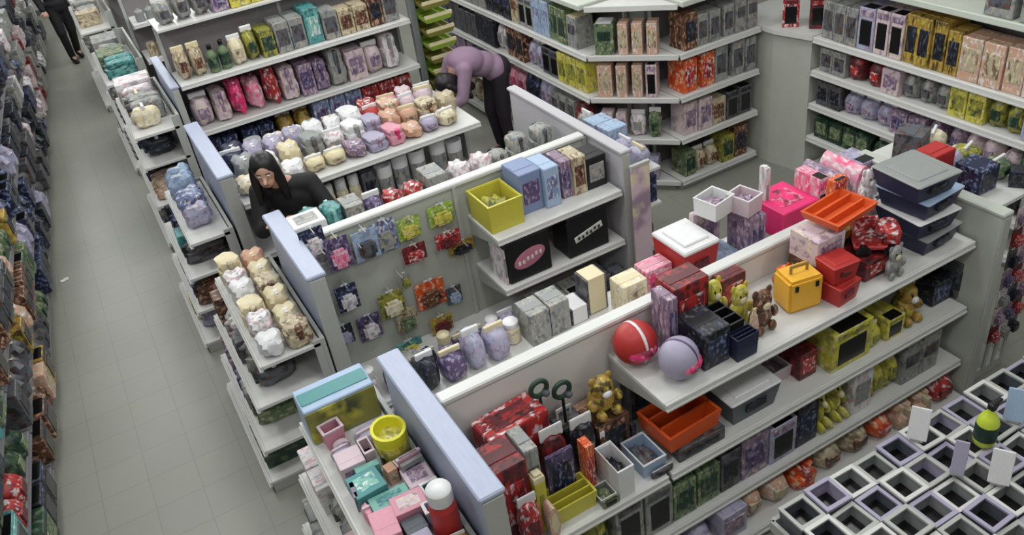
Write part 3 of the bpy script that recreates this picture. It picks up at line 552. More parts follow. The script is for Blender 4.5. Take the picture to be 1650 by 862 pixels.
# second run: the pegged wall
g5 = 'blister packs on the pegged wall'; W5 = 'hanging on the pegged wall'
for k, (px, py, w_, h_, cc, acc) in enumerate([(508, 395, .16, .2, 'navy', 'white'), (545, 408, .16, .24, 'purple', 'pink'), (522, 418, .1, .12, 'white', 'grey'), (590, 395, .17, .22, 'paleblue', 'slate'), (625, 385, .17, .24, 'blue', 'grey'), (560, 480, .15, .2, 'navy', 'white'), (600, 532, .16, .2, 'purple', 'white'), (555, 540, .13, .16, 'black', 'lilac'),
        (663, 372, .17, .16, 'lime', 'yellow'), (668, 408, .17, .13, 'maroon', 'red'), (715, 350, .19, .16, 'lime', 'yellow'), (722, 386, .19, .12, 'red', 'maroon'), (748, 402, .2, .1, 'gold', 'black'), (632, 490, .18, .2, 'olive', 'cream'), (660, 520, .16, .18, 'beige', 'green'), (645, 455, .14, .12, 'grey', 'olive'),
        (698, 478, .22, .22, 'orange', 'brown'), (712, 522, .17, .14, 'gold', 'maroon'), (735, 480, .13, .14, 'slate', 'paleblue'), (660, 560, .2, .13, 'teal', 'yellow'), (580, 340 + 70, .1, .14, 'palepink', 'mauve')]):
    p = aty(px, py, 4.74); pack('blister_pack', cc, (p.x, 4.765 - (.0, .045)[k % 2], p.z - h_ / 2), 0, (w_, .05, h_), W5, g5, k + 1, 'the lilac end panel', acc=acc)
    hk = MB().cyl((p.x, 4.8, p.z + h_ * .58 + .006), (p.x, 4.66, p.z + h_ * .58 + .011), .004, n=6).build('peg_hook', MS, G2); hk.location = (0, -4.83, 0)
# second run: boxes on the shelves of the second bay
g6 = 'packs on the upper shelf of the second run'; W6 = 'on the upper shelf of the second run'
top('open_box', 'yellow', 795, 308, 4.6, 1.13, (.26, .32), W6 + ', at the peg wall end', g6, light='yellow', acc='olive')
top('carton', 'blue', 838, 268, 4.64, 1.13, (.17, .24), W6 + ', next to the yellow box', g6, plain=True)
top('carton', 'paleblue', 868, 262, 4.6, 1.13, (.16, .24), W6 + ', second blue one from the yellow box', g6, plain=True)
top('carton', 'mauve', 898, 252, 4.62, 1.13, (.08, .2), W6 + ', slim, beside the blue cartons', g6)
top('carton', 'beige', 918, 246, 4.6, 1.13, (.12, .2), W6 + ', between mauve and black ones', g6)
fb = aty(968, 236, 4.6); bx = pack('carton', 'black', (min(fb.x, 2.77), 4.6, 1.13), 0, (.28, .2, fb.z - 1.13), W6 + ', pale face picture on its front', g6, plain=True, light='slate', acc='grey')
for k, (px, py, colr) in enumerate(((851, 404, (190, 120, 140)), (946, 364, (212, 212, 206)))):
    p = aty(px, py, 4.4); o = empty('display_box', (p.x, 4.5, .72)); MB().box((0, 0, .165), (.34, .22, .33), .008).build('box_body', mat('black', .4), o)
    e_ = MB()
    if k == 0: e_.ball((0, -.112, .165), (.13, .006, .07), 22, 8, Matrix.Rotation(-.25, 3, 'Y')); 
    else: e_.box((0, -.112, .165), (.24, .008, .05), .003, Matrix.Rotation(-.25, 3, 'Y'))
    em = e_.build('emblem', mat(colr, .4), o)
    lt = MB()
    for j in range(6): lt.box((-.085 + j * .034, -.119, .165 + (-.085 + j * .034) * .25 + .004 * (-1) ** j), (.02, .004, .03 if k == 0 else .026), .002)
    lt.build('emblem_script', mat((232, 220, 222) if k == 0 else (60, 60, 60), .4), em)
    PLACED.append((p.x, 4.5, .17, .11, .72, 1.05)); tag(o, ('black display box with an oval pink emblem', 'black display box with a slanting white emblem')[k], 'on the second run shelf', 'box', 'black display boxes')
row((1.96, 4.38), (2.9, 4.38), .72, [('white', .08, 'carton'), (None, .3), ('white', .08, 'carton'), (None, .3), ('grey', .18, 'carton')], ['carton'], (.07, .09), (.27, .28), (.2, .24), 'on the lower shelf of the second run', 'cartons on the second run lower shelf', 'the pegged wall', runs=(1, 1))
g7 = 'small things along the low shelf of the second run'
row((.8, 4.3), (2.9, 4.3), .3, [('white', .12, 'jar'), ('darkgreen', .12), ('grey', .2, 'folded_pack'), ('black', .12, 'pouch'), ('lilac', .14, 'jar'), ('purple', .22, 'pouch'), ('cream', .16, 'jar'), ('lilac', .14, 'pouch'), ('cream', .14, 'jar'), ('grey', .5, 'window_box'), ('slate', .3, 'carton')],
    ['pouch', 'jar'], (.1, .15), (.18, .3), (.12, .2), 'on the low shelf below the pegged wall', g7, 'the lilac end panel', runs=(1, 3))
row((.8, 4.26), (2.9, 4.26), .1, [('white', .5), ('grey', .5), ('cream', .5)], ['pouch', 'carton'], (.12, .16), (.12, .17), (.1, .2), 'on the base of the second run', 'packs on the base of the second run', 'the lilac end panel')
row((4.0, 3.49), (.82, 3.49), .6, [('slate', .5), ('grey', .5), ('cream', .4), ('lilac', .4), ('purple', .3), ('white', .4)], ['carton', 'jar', 'pouch'], (.12, .16), (.2, .34), (.14, .2), 'on the rear shelf of the nearest run', 'packs on the rear shelf of the nearest run', 'the tall end panel', runs=(1, 3))
row((2.1, 3.47), (.84, 3.47), 1.12, [('slate', .2, 'book'), ('grey', .22, 'carton'), ('cream', .15, 'jar'), ('lilac', .2, 'pouch'), ('purple', .15, 'pouch'), ('black', .14, 'pouch'), ('white', .12, 'pouch')], ['carton'], (.1, .15), (.1, .26), (.12, .2), 'behind the white top rail of the nearest run', 'low packs behind the white top rail', 'the cream carton', runs=(1, 2), hmax=.26)
# rear shelf of the second run, seen past its top rail
row((2.9, 5.34), (.8, 5.34), 1.1, [('grey', .5, 'folded_pack'), ('white', .3, 'soft_pack'), ('grey', .3), ('red', .18, 'soft_pack'), ('purple', .25, 'pouch'), ('grey', .2), ('teal', .2, 'folded_pack'), ('white', .15, 'folded_pack')],
    ['pouch', 'carton'], (.13, .18), (.18, .3), (.16, .24), 'on the rear side of the second run', 'packs on the rear side of the second run', 'the long end panel', runs=(1, 2))
top('game_box', 'white', 492, 352, 5.02, 1.1, (.22, .2), 'just in front of the woman in black', 'packs on the rear side of the second run', plain=True)
bn = empty('hanging_banner', (3.03, 4.27, 0)); tag(bn, 'tall pink patterned banner strip', 'hanging down the near edge of the long end panel', 'banner')
MB().box((0, -.0, .82), (.15, .02, 1.0), .003).build('banner_cloth', printed('palepink'), bn); MB().box((0, 0, 1.33), (.16, .03, .025), .003).build('banner_bar', MS, bn); MB().box((0, 0, .02), (.16, .12, .04), .004).cyl((0, 0, .03), (0, 0, .33), .008).build('banner_foot', MS, bn)
st = empty('packs_stand', (3.23, 4.95, 0)); st.name = 'display_stand'; tag(st, 'narrow stand of lilac and blue packs', 'behind the long end panel of the second run', 'stand')
MB().box((0, 0, .04), (.34, .9, .08)).build('stand_base', MS, st); MB().box((-.14, 0, .65), (.02, .9, 1.2)).build('stand_back', MS, st)
for z in (.45, .8, 1.1): MB().box((.0, 0, z - .012), (.3, .9, .024), .003).build('shelf', MR, st)
for z, sq in ((1.1, [('lilac', .3), ('paleblue', .3), ('grey', .2)]), (.8, [('navy', .3), ('lilac', .2), ('slate', .3)]), (.45, [('black', .3), ('brown', .3)]), (.08, [('slate', .5)])):
    row((3.38, 4.52), (3.38, 5.38), z, sq, ['carton', 'pouch'], (.13, .17), (.17, .26), (.16, .2), 'on the stand by the long end panel', 'packs on the narrow stand', 'its near end', runs=(1, 2))
# third run: heap of textile packs on the flat top
g8 = 'textile packs heaped on the flat display'
hp = []
for iy, yy in enumerate((6.38, 6.62, 6.86, 7.08)):
    x = .78 + .05 * (iy % 2)
    while x < 2.68:
        t_ = (x - .66) / 2.0
        if t_ < .42: cc = rnd.choice(['cream', 'white', 'beige', 'grey', 'white'] if iy < 2 else ['paleblue', 'white', 'lilac', 'navy', 'grey'])
        elif t_ < .62: cc = rnd.choice(['beige', 'white', 'mauve', 'lilac', 'grey'] if iy != 1 else ['purple', 'lilac', 'white'])
        elif t_ < .85: cc = rnd.choice(['red', 'pink', 'peach', 'maroon', 'lilac'] if iy < 3 else ['white', 'pink', 'red'])
        else: cc = rnd.choice(['gold', 'cream', 'beige', 'palepink', 'yellow'])
        hp.append((x, yy, cc, iy)); x += rnd.uniform(.165, .2)
for k, (x, yy, cc, iy) in enumerate(hp):
    s_ = rnd.uniform(.17, .2); h_ = rnd.uniform(.1, .15) + (.06 if 0 < iy < 3 else 0)
    pack(rnd.choice(['soft_pack', 'folded_pack', 'soft_pack', 'pouch']), cc, (x, yy, 1.1), rnd.uniform(-.2, .2), (s_, .228, h_), ('in the front row of the flat display', 'in the second row of the flat display', 'in the third row of the flat display', 'in the back row of the flat display')[iy], g8, k + 1, 'the main aisle', plain=k % 5 != 0)
row((1.0, 6.24), (2.72, 6.24), .62, [('black', .25), ('cream', .2, 'jar'), ('slate', .1), ('white', .8, 'ring_pot')], ['carton', 'pouch'], (.12, .15), (.3, .4), (.12, .16), 'under the flat display top', 'pots and packs under the flat display', 'the woman in black', runs=(1, 2))
row((.66, 6.24), (2.72, 6.24), .1, [('grey', .5), ('cream', .5)], ['carton'], (.13, .18), (.25, .4), (.16, .2), 'on the floor shelf of the flat display', 'packs on the floor shelf of the flat display', 'the main aisle')
# fourth and fifth runs
row((.72, 8.14), (3.0, 8.14), 1.03, [('palepink', .3), ('hotpink', .16, 'soft_pack'), ('pink', .22, 'soft_pack'), ('red', .12, 'soft_pack'), ('palepink', .3), ('mauve', .25), ('grey', .2), ('palepink', .4), ('white', .2), ('black', .2, 'window_box')], ['pouch', 'carton', 'folded_pack'], (.14, .2), (.3, .39), (.26, .36), 'on the pink shelf behind the flat display', 'packs on the pink shelf', 'the main aisle', runs=(1, 3))
row((.72, 8.17), (3.0, 8.17), 1.5, [('beige', .25), ('green', .2), ('cream', .25), ('olive', .2), ('grey', .3), ('teal', .2), ('grey', .25), ('beige', .25), ('brown', .2), ('grey', .3)], ['pouch', 'carton', 'bottle'], (.12, .17), (.24, .34), (.24, .36), 'on the tall run, shelf above the pink packs', 'packs above the pink shelf', 'the main aisle', runs=(1, 3))
row((.72, 8.14), (3.0, 8.14), .6, [('navy', .4), ('gold', .3), ('blue', .4), ('red', .4)], ['pouch', 'carton'], (.13, .18), (.28, .36), (.3, .4), 'on the tall run, below the pink packs', 'packs below the pink shelf', 'the main aisle')
row((.72, 8.42), (3.0, 8.42), 1.965, [('grey', .4), ('mauve', .25), ('yellow', .42, 'carton'), ('gold', .25, 'carton'), ('olive', .2), ('beige', .3), ('gold', .2), ('lilac', .3)], ['pouch', 'carton'], (.14, .2), (.2, .3), (.3, .4), 'on top of the tall run', 'packs on top of the tall run', 'the main aisle', runs=(1, 3))
MB().box((1.87, -.02, 1.955), (2.36, .5, .02)).build('top_shelf', MR, G4)
row((.68, 10.32), (3.5, 10.32), 1.6, [('grey', .5), ('olive', .4), ('palepink', .4), ('beige', .5), ('green', .4), ('grey', .6)], ['pouch', 'carton', 'bottle'], (.11, .17), (.14, .24), (.16, .26), 'on the far run', 'packs on the far run', 'the main aisle')
row((.68, 10.27), (3.5, 10.27), 1.2, [('beige', .5), ('brown', .3), ('palepink', .4), ('cream', .4)], ['pouch', 'carton', 'jar'], (.12, .17), (.2, .3), (.16, .26), 'on the far run, second shelf', 'packs on the second shelf of the far run', 'the main aisle')
row((.68, 12.77), (3.9, 12.77), 1.5, [('grey', .5), ('cream', .4), ('slate', .4), ('beige', .5)], ['pouch', 'carton'], (.16, .22), (.2, .3), (.2, .28), 'on the farthest run', 'packs on the farthest run', 'the main aisle')
# green and yellow edged trays stacked beside the post
ty = empty('tray_tower', (3.26, 8.12, 0)); tag(ty, 'tower of green and yellow rimmed trays beside the grey post', '', 'display')
for k in range(9):
    z_ = .62 + k * .14; tr = MB().taper(z_, .26, .4, z_ + .05, .3, .44, .012).build('tray', mat('olive' if k % 2 else 'lime', .5), ty); MB().box((0, -.2, z_ + .06), (.3, .03, .035)).build('tray_rim', mat('cream'), tr)
MB().box((0, .235, .95), (.3, .02, 1.9)).box((-.13, .21, .95), (.02, .03, 1.9)).box((.13, .21, .95), (.02, .03, 1.9)).build('side_frame', mat('darkgreen'), ty)
pack('open_box', 'yellow', (3.26, 8.12, 1.82), 0, (.28, .36, .12), 'on the tray tower beside the grey post', 'tray tower box')
# wall shelves
A = 'the tray tower'
def walls(z, seqs, hh, kinds, nm, zk=None):
    for (p0, p1, sq, part, anc) in zip(((3.9, 9.4), (3.94, 6.16), (4.52, 5.62)), ((3.9, 6.3), (4.41, 5.66), (5.36, 5.62)), seqs, ('receding', 'angled corner', 'straight'), ('the tray tower', 'the receding run', 'the angled corner')):
        row(p0, p1, z, sq, kinds, (.11, .17), hh, (.18, .24) if part != 'angled corner' else (.12, .16), f'on the {nm} {part} wall shelf', f'packs on the {nm} wall shelves', anc, runs=(2, 4))
walls(1.34, ([('slate', .7), ('grey', .5), ('black', .5), ('beige', .25), ('grey', .3), ('paleblue', .25), ('green', .4), ('grey', .3)], [('green', .1), (None, .1), ('peach', .6, 'carton')], [('brown', .16), ('grey', .5, 'carton'), ('grey', .4)]), (.26, .34), ['carton', 'window_box', 'book'], 'top')
walls(.94, ([('slate', .8), ('black', .3), ('white', .3), ('brown', .3), ('lilac', .3), ('slate', .3), ('yellow', .42, 'carton')], [('peach', .35), ('palepink', .25), ('lilac', .16)], [('orange', .4, 'carton'), ('grey', .5)]), (.25, .33), ['carton', 'window_box', 'pouch'], 'upper')
walls(.53, ([('mauve', .5), ('lilac', .5), ('pink', .3), ('navy', .3), ('lilac', .2), ('grey', .3), ('maroon', .25)], [('palepink', .2), ('white', .15), ('green', .2), ('cream', .2)], [('palepink', .3), ('beige', .3), ('slate', .4)]), (.24, .33), ['carton', 'window_box', 'pouch'], 'middle')
walls(.1, ([('beige', .5), ('peach', .3), ('maroon', .2), ('grey', .5)], [('blue', .3), ('lilac', .3)], [('green', .2, 'carton'), ('beige', .25), ('olive', .3, 'carton'), ('brown', .3)]), (.22, .32), ['carton', 'pouch'], 'bottom')
WR0, WR1 = (5.5, 5.06), (5.5, .95)
row(WR0, WR1, 1.33, [('grey', .25), ('lilac', .22), ('palepink', .18), ('gold', .38, 'carton'), ('peach', .4, 'carton'), ('palepink', .15), ('paleblue', .16), ('lime', .2), ('maroon', .35, 'window_box'), ('white', .3), ('grey', .8)], ['carton', 'window_box'], (.11, .17), (.3, .4), (.2, .26), 'on the top shelf of the long wall run', 'packs on the top shelf of the long wall run', 'the grey column', runs=(2, 4))
row(WR0, WR1, 1.03, [('grey', .2), ('maroon', .2), ('palepink', .2), ('grey', .3), ('yellow', .28, 'carton'), ('olive', .2), ('lilac', .3), ('grey', .15), ('maroon', .38, 'carton'), ('white', .3), ('slate', .6)], ['carton', 'pouch'], (.12, .17), (.2, .25), (.2, .28), 'on the second shelf of the long wall run', 'packs on the second shelf of the long wall run', 'the grey column', runs=(2, 4))
row(WR0, WR1, .72, [('slate', .2), ('lilac', .3), ('mauve', .4), ('palepink', .3), ('darkgreen', .3), ('cream', .2), ('green', .4), ('slate', .6)], ['carton', 'pouch'], (.12, .17), (.18, .25), (.2, .28), 'on the third shelf of the long wall run', 'packs on the third shelf of the long wall run', 'the grey column', runs=(2, 4))
row(WR0, WR1, .4, [('darkgreen', .4), ('olive', .3), ('slate', .5), ('cream', .4), ('brown', .4)], ['carton', 'pouch'], (.13, .18), (.17, .24), (.2, .28), 'on the fourth shelf of the long wall run', 'packs on the fourth shelf of the long wall run', 'the grey column', runs=(2, 4))
row((5.44, 3.6), (5.44, 1.5), 1.857, [('grey', .5), ('white', .3), ('navy', .3), ('white', .3), ('paleblue', .3), ('grey', .4)], ['carton', 'book'], (.16, .22), (.24, .32), (.24, .3), 'on the canopy above the long wall run', 'cartons on the canopy', 'the grey column')
for k, (yy, cc) in enumerate(((5.44, 'red'), (5.28, 'maroon'))): pack('window_box', cc, (5.56 + .12 * k, yy - .04 * k, 1.34), -PI / 4, (.14, .14, .26), 'on the corner shelf above the grey column', 'boxes over the grey column')
# endcaps, seen from above: first the nearest, with little baskets
g9 = 'baskets and pots on the pink and teal endcap'; W9 = 'on top of the nearest endcap'
lb = empty('long_box', (.49, 3.48, 1.062)); MB().box((0, 0, .11), (.38, .2, .22), .006).build('box_body', mat('paleblue', .4), lb); MB().box((0, -.103, .105), (.375, .008, .2), .002).build('front_print', printed('olive'), lb); MB().box((0, 0, .2225), (.36, .1, .005), .002).build('lid_flap', mat('teal', .4), lb)
tag(lb, 'long box with a pale blue top and olive printed front', W9, 'box', g9); PLACED.append((.49, 3.48, .19, .105, 1.06, 1.28))
bp = atz(762, 757, 1.38); pack('jar', 'red', (min(bp.x, .63), bp.y, 1.06), 0, (.13, .13, .32), W9 + ', by the lilac end panel', g9, plain=True, light='white', acc='maroon', look='tall red jar with a white lid')
for k, (kd, cc, px, py, w_, h_, lk) in enumerate([
    ('square_basket', 'pink', 497, 700, .09, .12, ''), ('wrapped_roll', 'palepink', 545, 705, .07, .06, ''), ('pouch', 'lilac', 590, 690, .11, .1, ''), ('square_basket', 'palepink', 545, 745, .1, .11, ''), ('square_basket', 'palepink', 580, 722, .09, .12, ''),
    ('ring_pot', 'lemon', 650, 678, .15, .2, ''), ('open_box', 'maroon', 660, 722, .1, .1, ''), ('carton', 'peach', 634, 742, .09, .09, ''), ('square_basket', 'pink', 693, 700, .1, .14, ''), ('square_basket', 'teal', 572, 785, .12, .1, ''), ('game_box', 'mint', 622, 790, .15, .07, ''),
    ('square_basket', 'mint', 600, 755, .12, .09, ''), ('game_box', 'palepink', 692, 748, .14, .08, ''), ('square_basket', 'pink', 655, 803, .12, .11, ''), ('square_basket', 'teal', 698, 785, .1, .09, ''), ('square_basket', 'pink', 628, 838, .13, .11, ''), ('square_basket', 'paleblue', 705, 815, .1, .12, ''),
    ('pouch', 'gold', 722, 850, .1, .12, ''), ('pouch', 'lilac', 512, 765, .09, .1, ''), ('square_basket', 'slate', 668, 840, .09, .08, ''), ('pouch', 'lilac', 532, 728, .08, .09, ''), ('jar', 'black', 622, 722, .06, .1, ''), ('carton', 'grey', 668, 750, .09, .12, ''), ('square_basket', 'lilac', 690, 870, .11, .1, ''), ('pouch', 'pink', 560, 830, .1, .1, ''), ('carton', 'mauve', 548, 800, .08, .1, '')]):
    if kd == 'square_basket' and k % 2: kd = 'game_box' if k % 4 == 1 else 'carton'
    w_ *= 1.28; p = atz(px, py, 1.06 + h_); p.x = min(max(p.x, .34 + w_ / 2), .705 - w_ / 2); p.y = min(max(p.y, 2.36), 3.5)
    pack(kd, cc, (p.x, p.y, 1.06), rnd.uniform(-.12, .12), (w_, w_, h_), W9, g9, k + 1, 'its far corner', plain=True, extra=lk, acc='palepink' if cc in ('pink', 'lilac') else None, light='palepink' if cc in ('pink', 'palepink', 'lilac') else 'white', look='bright yellow round pot' if cc == 'lemon' else None)

g10 = 'packs on the lower shelves of the nearest endcap'
for z_, d_, sq in ((.72, .52, [('white', .3), ('grey', .3), ('palepink', .3), ('lilac', .3)]), (.36, .6, [('grey', .4), ('beige', .4), ('white', .4)]), (.1, .62, [('slate', .4), ('grey', .4)])):
    row((.72 - d_, 3.58), (.72 - d_, 2.34), z_, sq, ['pouch', 'game_box', 'carton'], (.14, .2), (.14, .22), (.3, .4), 'on the %s shelf of the nearest endcap' % {.72: 'upper', .36: 'middle', .1: 'bottom'}[z_], g10, 'its far corner')
g11 = 'cream packs on the second endcap'; W11 = 'on top of the second endcap'
k = 0
for iy in range(6):
    for ix in range(2):
        k += 1; cc = ['cream', 'beige', 'white', 'peach' if iy < 2 else 'cream', 'white', 'cream'][(iy * 2 + ix * 3) % 6]
        pack('soft_pack' if (iy + ix) % 3 else 'folded_pack', cc, (.355 + .17 * ix, 5.38 - iy * .195, .98), rnd.uniform(-.12, .12), (.165, .185, rnd.uniform(.13, .2)), W11, g11, k, 'its far corner', plain=k % 3 != 0)
def ends(x0, ya, yb, tiers, nm, grp, **kw):
    for z_, d_, sq, nmz in tiers:
        row((x0 - d_, ya), (x0 - d_, yb), z_, sq, kw.get('kinds', ['pouch', 'carton', 'folded_pack']), kw.get('w', (.13, .18)), kw.get('h', (.16, .24)), (min(.28, d_ - .1), min(.34, d_ - .08)), f'on the {nmz} shelf of the {nm}', grp, 'its far corner', runs=(1, 2))
ends(.655, 5.46, 4.34, [(.7, .5, [('brown', .2), ('white', .2), ('beige', .2), ('slate', .2), ('grey', .2), ('slate', .3)], 'upper'), (.36, .56, [('lilac', .3), ('blue', .2), ('grey', .2), ('green', .3)], 'middle'), (.1, .6, [('green', .2), ('purple', .3), ('darkgreen', .3)], 'bottom')], 'second endcap', 'packs on the second endcap lower shelves')
ends(.53, 7.16, 6.14, [(.98, .32, [('paleblue', .3, 'soft_pack'), ('blue', .4, 'soft_pack'), ('lilac', .3, 'soft_pack')], 'top'), (.7, .42, [('navy', .4), ('teal', .2), ('slate', .3)], 'upper'), (.4, .46, [('lilac', .4), ('paleblue', .3), ('brown', .2)], 'middle'), (.1, .5, [('grey', .3), ('yellow', .1), ('lilac', .3)], 'bottom')], 'third endcap by the blue soft packs', 'packs on the third endcap')
ends(.59, 9.26, 8.04, [(1.2, .42, [('white', .3), ('grey', .3), ('cream', .3)], 'top'), (.9, .44, [('maroon', .2), ('white', .2), ('black', .3), ('grey', .2)], 'upper'), (.5, .46, [('yellow', .2), ('black', .3), ('peach', .2)], 'middle'), (.1, .5, [('grey', .5), ('slate', .3)], 'bottom')], 'fourth endcap', 'packs on the fourth endcap')
ends(.595, 11.56, 10.14, [(1.1, .44, [('grey', .3), ('green', .3), ('teal', .3)], 'top'), (.6, .46, [('grey', .3), ('slate', .3)], 'middle'), (.1, .5, [('grey', .4), ('slate', .3)], 'bottom')], 'fifth endcap', 'packs on the fifth endcap', w=(.16, .22))
endcap(12.6, 14.4, .58, [(0.1, .5), (.6, .46), (1.1, .44)], 'endcap unit with white packs, last before the back wall', 1.3)
ends(.58, 14.36, 12.64, [(1.1, .44, [('white', .3), ('grey', .3), ('beige', .3)], 'top'), (.6, .46, [('grey', .3), ('slate', .3)], 'middle')], 'sixth endcap', 'packs on the sixth endcap', w=(.2, .26))
# left aisle shelving stock
seqs = [[('darkgreen', .6), ('red', .3), ('black', .3), ('green', .4), ('teal', .3)], [('brown', .4), ('gold', .2), ('peach', .2), ('green', .4), ('slate', .5)], [('navy', .7), ('slate', .4), ('lilac', .3), ('black', .4)],
        [('black', .6), ('white', .2), ('slate', .5), ('grey', .3), ('navy', .3)], [('palepink', .2), ('black', .5), ('maroon', .2), ('grey', .4), ('white', .2)], [('grey', .5), ('slate', .5), ('white', .3), ('black', .3)]]
for k in range(nL):
    a = LA + ld * lw * k; b = a + ld * (lw - .04); o3 = ld * .0
    for z_ in (.1, .45, .82, 1.2):
        sq = seqs[k][:]; rnd.shuffle(sq)
        row((a.x, a.y), (b.x, b.y), z_, sq, ['pouch', 'carton', 'soft_pack', 'window_box'], (.17, .26), (.22, .27), (.27, .33), "on the %s left-hand unit's %s shelf" % (('nearest', 'second', 'third', 'fourth', 'fifth', 'farthest')[k], {.1: 'bottom', .45: 'lower', .82: 'middle', 1.2: 'upper'}[z_]),
            'packs in the aisle shelving', 'its near end', runs=(1, 2), setback=-.07)
# small white scrap of paper on the aisle floor
p = atz(104, 452, 0); sp = MB().box((0, 0, .004), (.07, .045, .006), .002, Matrix.Rotation(.3, 3, 'Z')).box((.02, .01, .009), (.04, .03, .004), .001).build('paper_scrap', mat('white'), None); sp.location = (p.x, p.y, 0.001); tag(sp, 'small white scrap of paper lying on the main aisle floor', '', 'litter')
# ------------------------------------------------------------------ basket table in the near corner
TX0, TX1, TY0, TY1, TZ = 2.0, 4.3, .75, 1.9, .7
tb = empty('display_table', ((TX0 + TX1) / 2, (TY0 + TY1) / 2, 0)); tx, ty_ = TX1 - TX0, TY1 - TY0
MB().box((0, 0, TZ - .02), (tx, ty_, .04), .006).box((0, -ty_ / 2, TZ + .01), (tx, .02, .06)).box((0, ty_ / 2, TZ + .01), (tx, .02, .06)).box((-tx / 2, 0, TZ + .01), (.02, ty_, .06)).build('table_top', MS, tb)
for sx in (-1, 1):
    for sy in (-1, 1): MB().box((sx * (tx / 2 - .05), sy * (ty_ / 2 - .05), TZ / 2 - .02), (.05, .05, TZ - .04), .004).build('leg', MS, tb)
tag(tb, 'low display table covered with rows of small grey baskets', 'beside the bare floor', 'table')
n = 0; pitch = .158
for i in range(int(tx / pitch) - 0):
    for j in range(int(ty_ / pitch)):
        x = TX0 + .09 + i * pitch; y = TY1 - .095 - j * pitch
        if not inview((x, y, TZ + .1), 80): continue
        h_ = .13 + .015 * math.sin(i * 1.7 + j * 2.3); n += 1
        q = pack('square_basket', ('slate', 'grey', 'slate', 'lilac', 'grey')[(i * 3 + j * 2 + i * j) % 5], (x, y, TZ + .001), rnd.uniform(-.05, .05), (pitch - .006, pitch - .006, h_), 'on the basket table', 'small baskets on the table', n, 'the corner by the shelving', plain=True, light=('steel', 'lilac', 'rail')[(i + j * 2) % 3], acc='grey')
p = atz(1590, 690, .95); bt = empty('spray_bottle', (p.x, p.y, TZ + .155)); tag(bt, 'yellow-green spray bottle with a black trigger', 'standing on the grey baskets', 'bottle')
MB().lathe([(.04, 0), (.05, .02), (.05, .14), (.035, .18), (.018, .2), (.018, .22)]).build('bottle_body', mat((206, 222, 70), .35), bt, True); MB().lathe([(.051, .04), (.052, .05), (.052, .12), (.051, .13)]).build('bottle_label', mat('darkgreen'), bt, True)
MB().box((0, 0, .235), (.03, .035, .04), .006).box((.03, 0, .25), (.06, .022, .022), .004).box((.035, 0, .215), (.01, .014, .05), .003, Matrix.Rotation(.4, 3, 'Y')).build('trigger', mat('black'), bt)
for k, (px, py, cc) in enumerate(((1612, 760, 'white'), (1636, 660, 'paleblue'), (1480, 690, 'white'), (1545, 745, 'lilac'))):
    p = atz(px, py, TZ + .22); o = empty('price_card', (p.x, p.y, TZ + .15), -1.0); MB().box((0, .0, .005), (.06, .05, .01), .002).build('card_foot', MS, o); MB().box((0, 0, .1), (.09 if k != 3 else .06, .012, .17), .003, Matrix.Rotation(-.35, 3, 'X')).build('card', mat(cc), o)
    tag(o, ('white price card near the spray bottle', 'pale blue price card behind the spray bottle', 'white price card on the corner nearest the shelving', 'lilac price card in the middle of the baskets')[k], 'on the basket table', 'sign')
# endcap beyond the tall pale panel: clip strips with small packs and boxes on top
ec = empty('clip_strip_stand', (4.32, 2.85, 0)); tag(ec, 'narrow metal stand with hanging clip strips', 'beyond the tall pale end panel', 'stand')
MB().box((0, 0, .04), (.46, .9, .08), .006).build('stand_base', MS, ec); MB().box((-.02, .0, .7), (.1, .8, 1.3), .004).build('stand_column', mat('slate'), ec)
MB().box((0, 0, 1.37), (.44, .9, .03), .004).build('stand_top', MR, ec)
for k in range(3): MB().box((.02 + .09 * k, -.45, .7), (.03, .012, 1.3), .002).build('clip_strip', MS, ec)
for i in range(3):
    for j in range(7):
        pack('blister_pack', ('maroon', 'palepink', 'white', 'mauve', 'slate')[(i * 2 + j) % 5], (4.34 + .09 * i, 2.37, .3 + j * .145), 0, (.085, .05, .125), 'on the clip strips beyond the tall end panel', 'packs on the clip strips', i * 7 + j + 1, 'the floor')
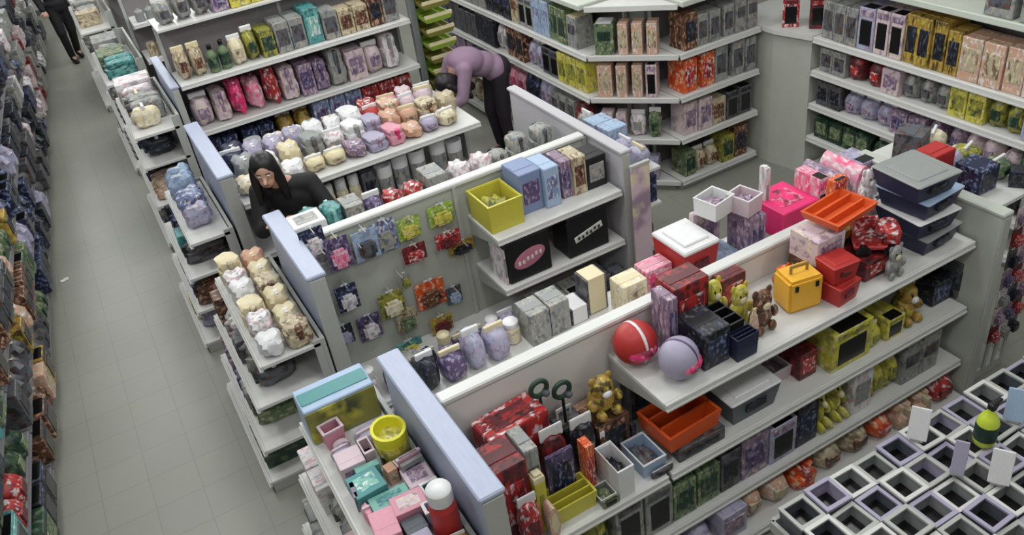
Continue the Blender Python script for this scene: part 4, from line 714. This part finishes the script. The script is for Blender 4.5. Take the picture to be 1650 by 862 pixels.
for k, (kd, cc, x, y, w_, h_) in enumerate([('carton', 'navy', 4.2, 2.62, .16, .16), ('pouch', 'green', 4.4, 2.63, .16, .12), ('pouch', 'lilac', 4.25, 2.85, .2, .14), ('pouch', 'olive', 4.42, 2.84, .14, .12), ('carton', 'slate', 4.22, 3.08, .16, .2), ('pouch', 'cream', 4.42, 3.08, .15, .14), ('carton', 'black', 4.42, 2.46, .1, .1)]):
    pack(kd, cc, (x, y, 1.386), .1 * k, (w_, .17, h_), 'on the stand beyond the tall end panel', 'packs on the clip strip stand')
# ------------------------------------------------------------------ labels, each made to single out its thing
def ordn(k):
    w_ = ['', 'first', 'second', 'third', 'fourth', 'fifth', 'sixth', 'seventh', 'eighth', 'ninth', 'tenth', 'eleventh', 'twelfth']
    return w_[k] if k < len(w_) else f"{k}{'th' if 10 < k % 100 < 14 else {1: 'st', 2: 'nd', 3: 'rd'}.get(k % 10, 'th')}"
SHORT = [(' of the nearest run', ' of the front run'), ('on the top shelf of the front run', "on the front run's top shelf"), ('on the middle shelf of the front run', "on the front run's middle shelf"), ('on the lower shelf of the front run', "on the front run's lower shelf"),
         ('on the bottom shelf of the front run', "on the front run's bottom shelf"), ('on the open bay of the front run', "in the front run's open bay"), ('on the rear shelf of the front run', "on the front run's rear shelf"), ('shelf of the long wall run', 'shelf of the long wall'), ('third endcap by the blue soft packs', 'third endcap'),
         ('beyond the tall end panel', 'past the tall panel'), ('behind the board of the front run', "behind the front run's board")]
def short(t):
    for a_, b_ in SHORT: t = t.replace(a_, b_)
    return t
by = {}
for q in LAB: by.setdefault((short(q[1]), short(q[2])), []).append(q)
for (look, where), qs in by.items():
    for k, (o, lk, wh, order, anchor) in enumerate(qs):
        t = (look + ' ' + where).strip()
        if len(qs) > 1 and anchor: t = f'{look} {where}, {ordn(k + 1)} from {anchor}'
        t = t.replace('windowed box', 'window box') if len(t.split()) > 16 else t
        for a_, b_ in ((', a ', ' '), (' from the ', ' from '), (' of the ', ' of '), (' on the ', ' on '), (' in the ', ' in '), (' by the ', ' by '), (' the ', ' ')):
            if len(t.split()) > 16: t = t.replace(a_, b_)
        o['label'] = t
        if len(t.split()) > 16: print('LONG', t)
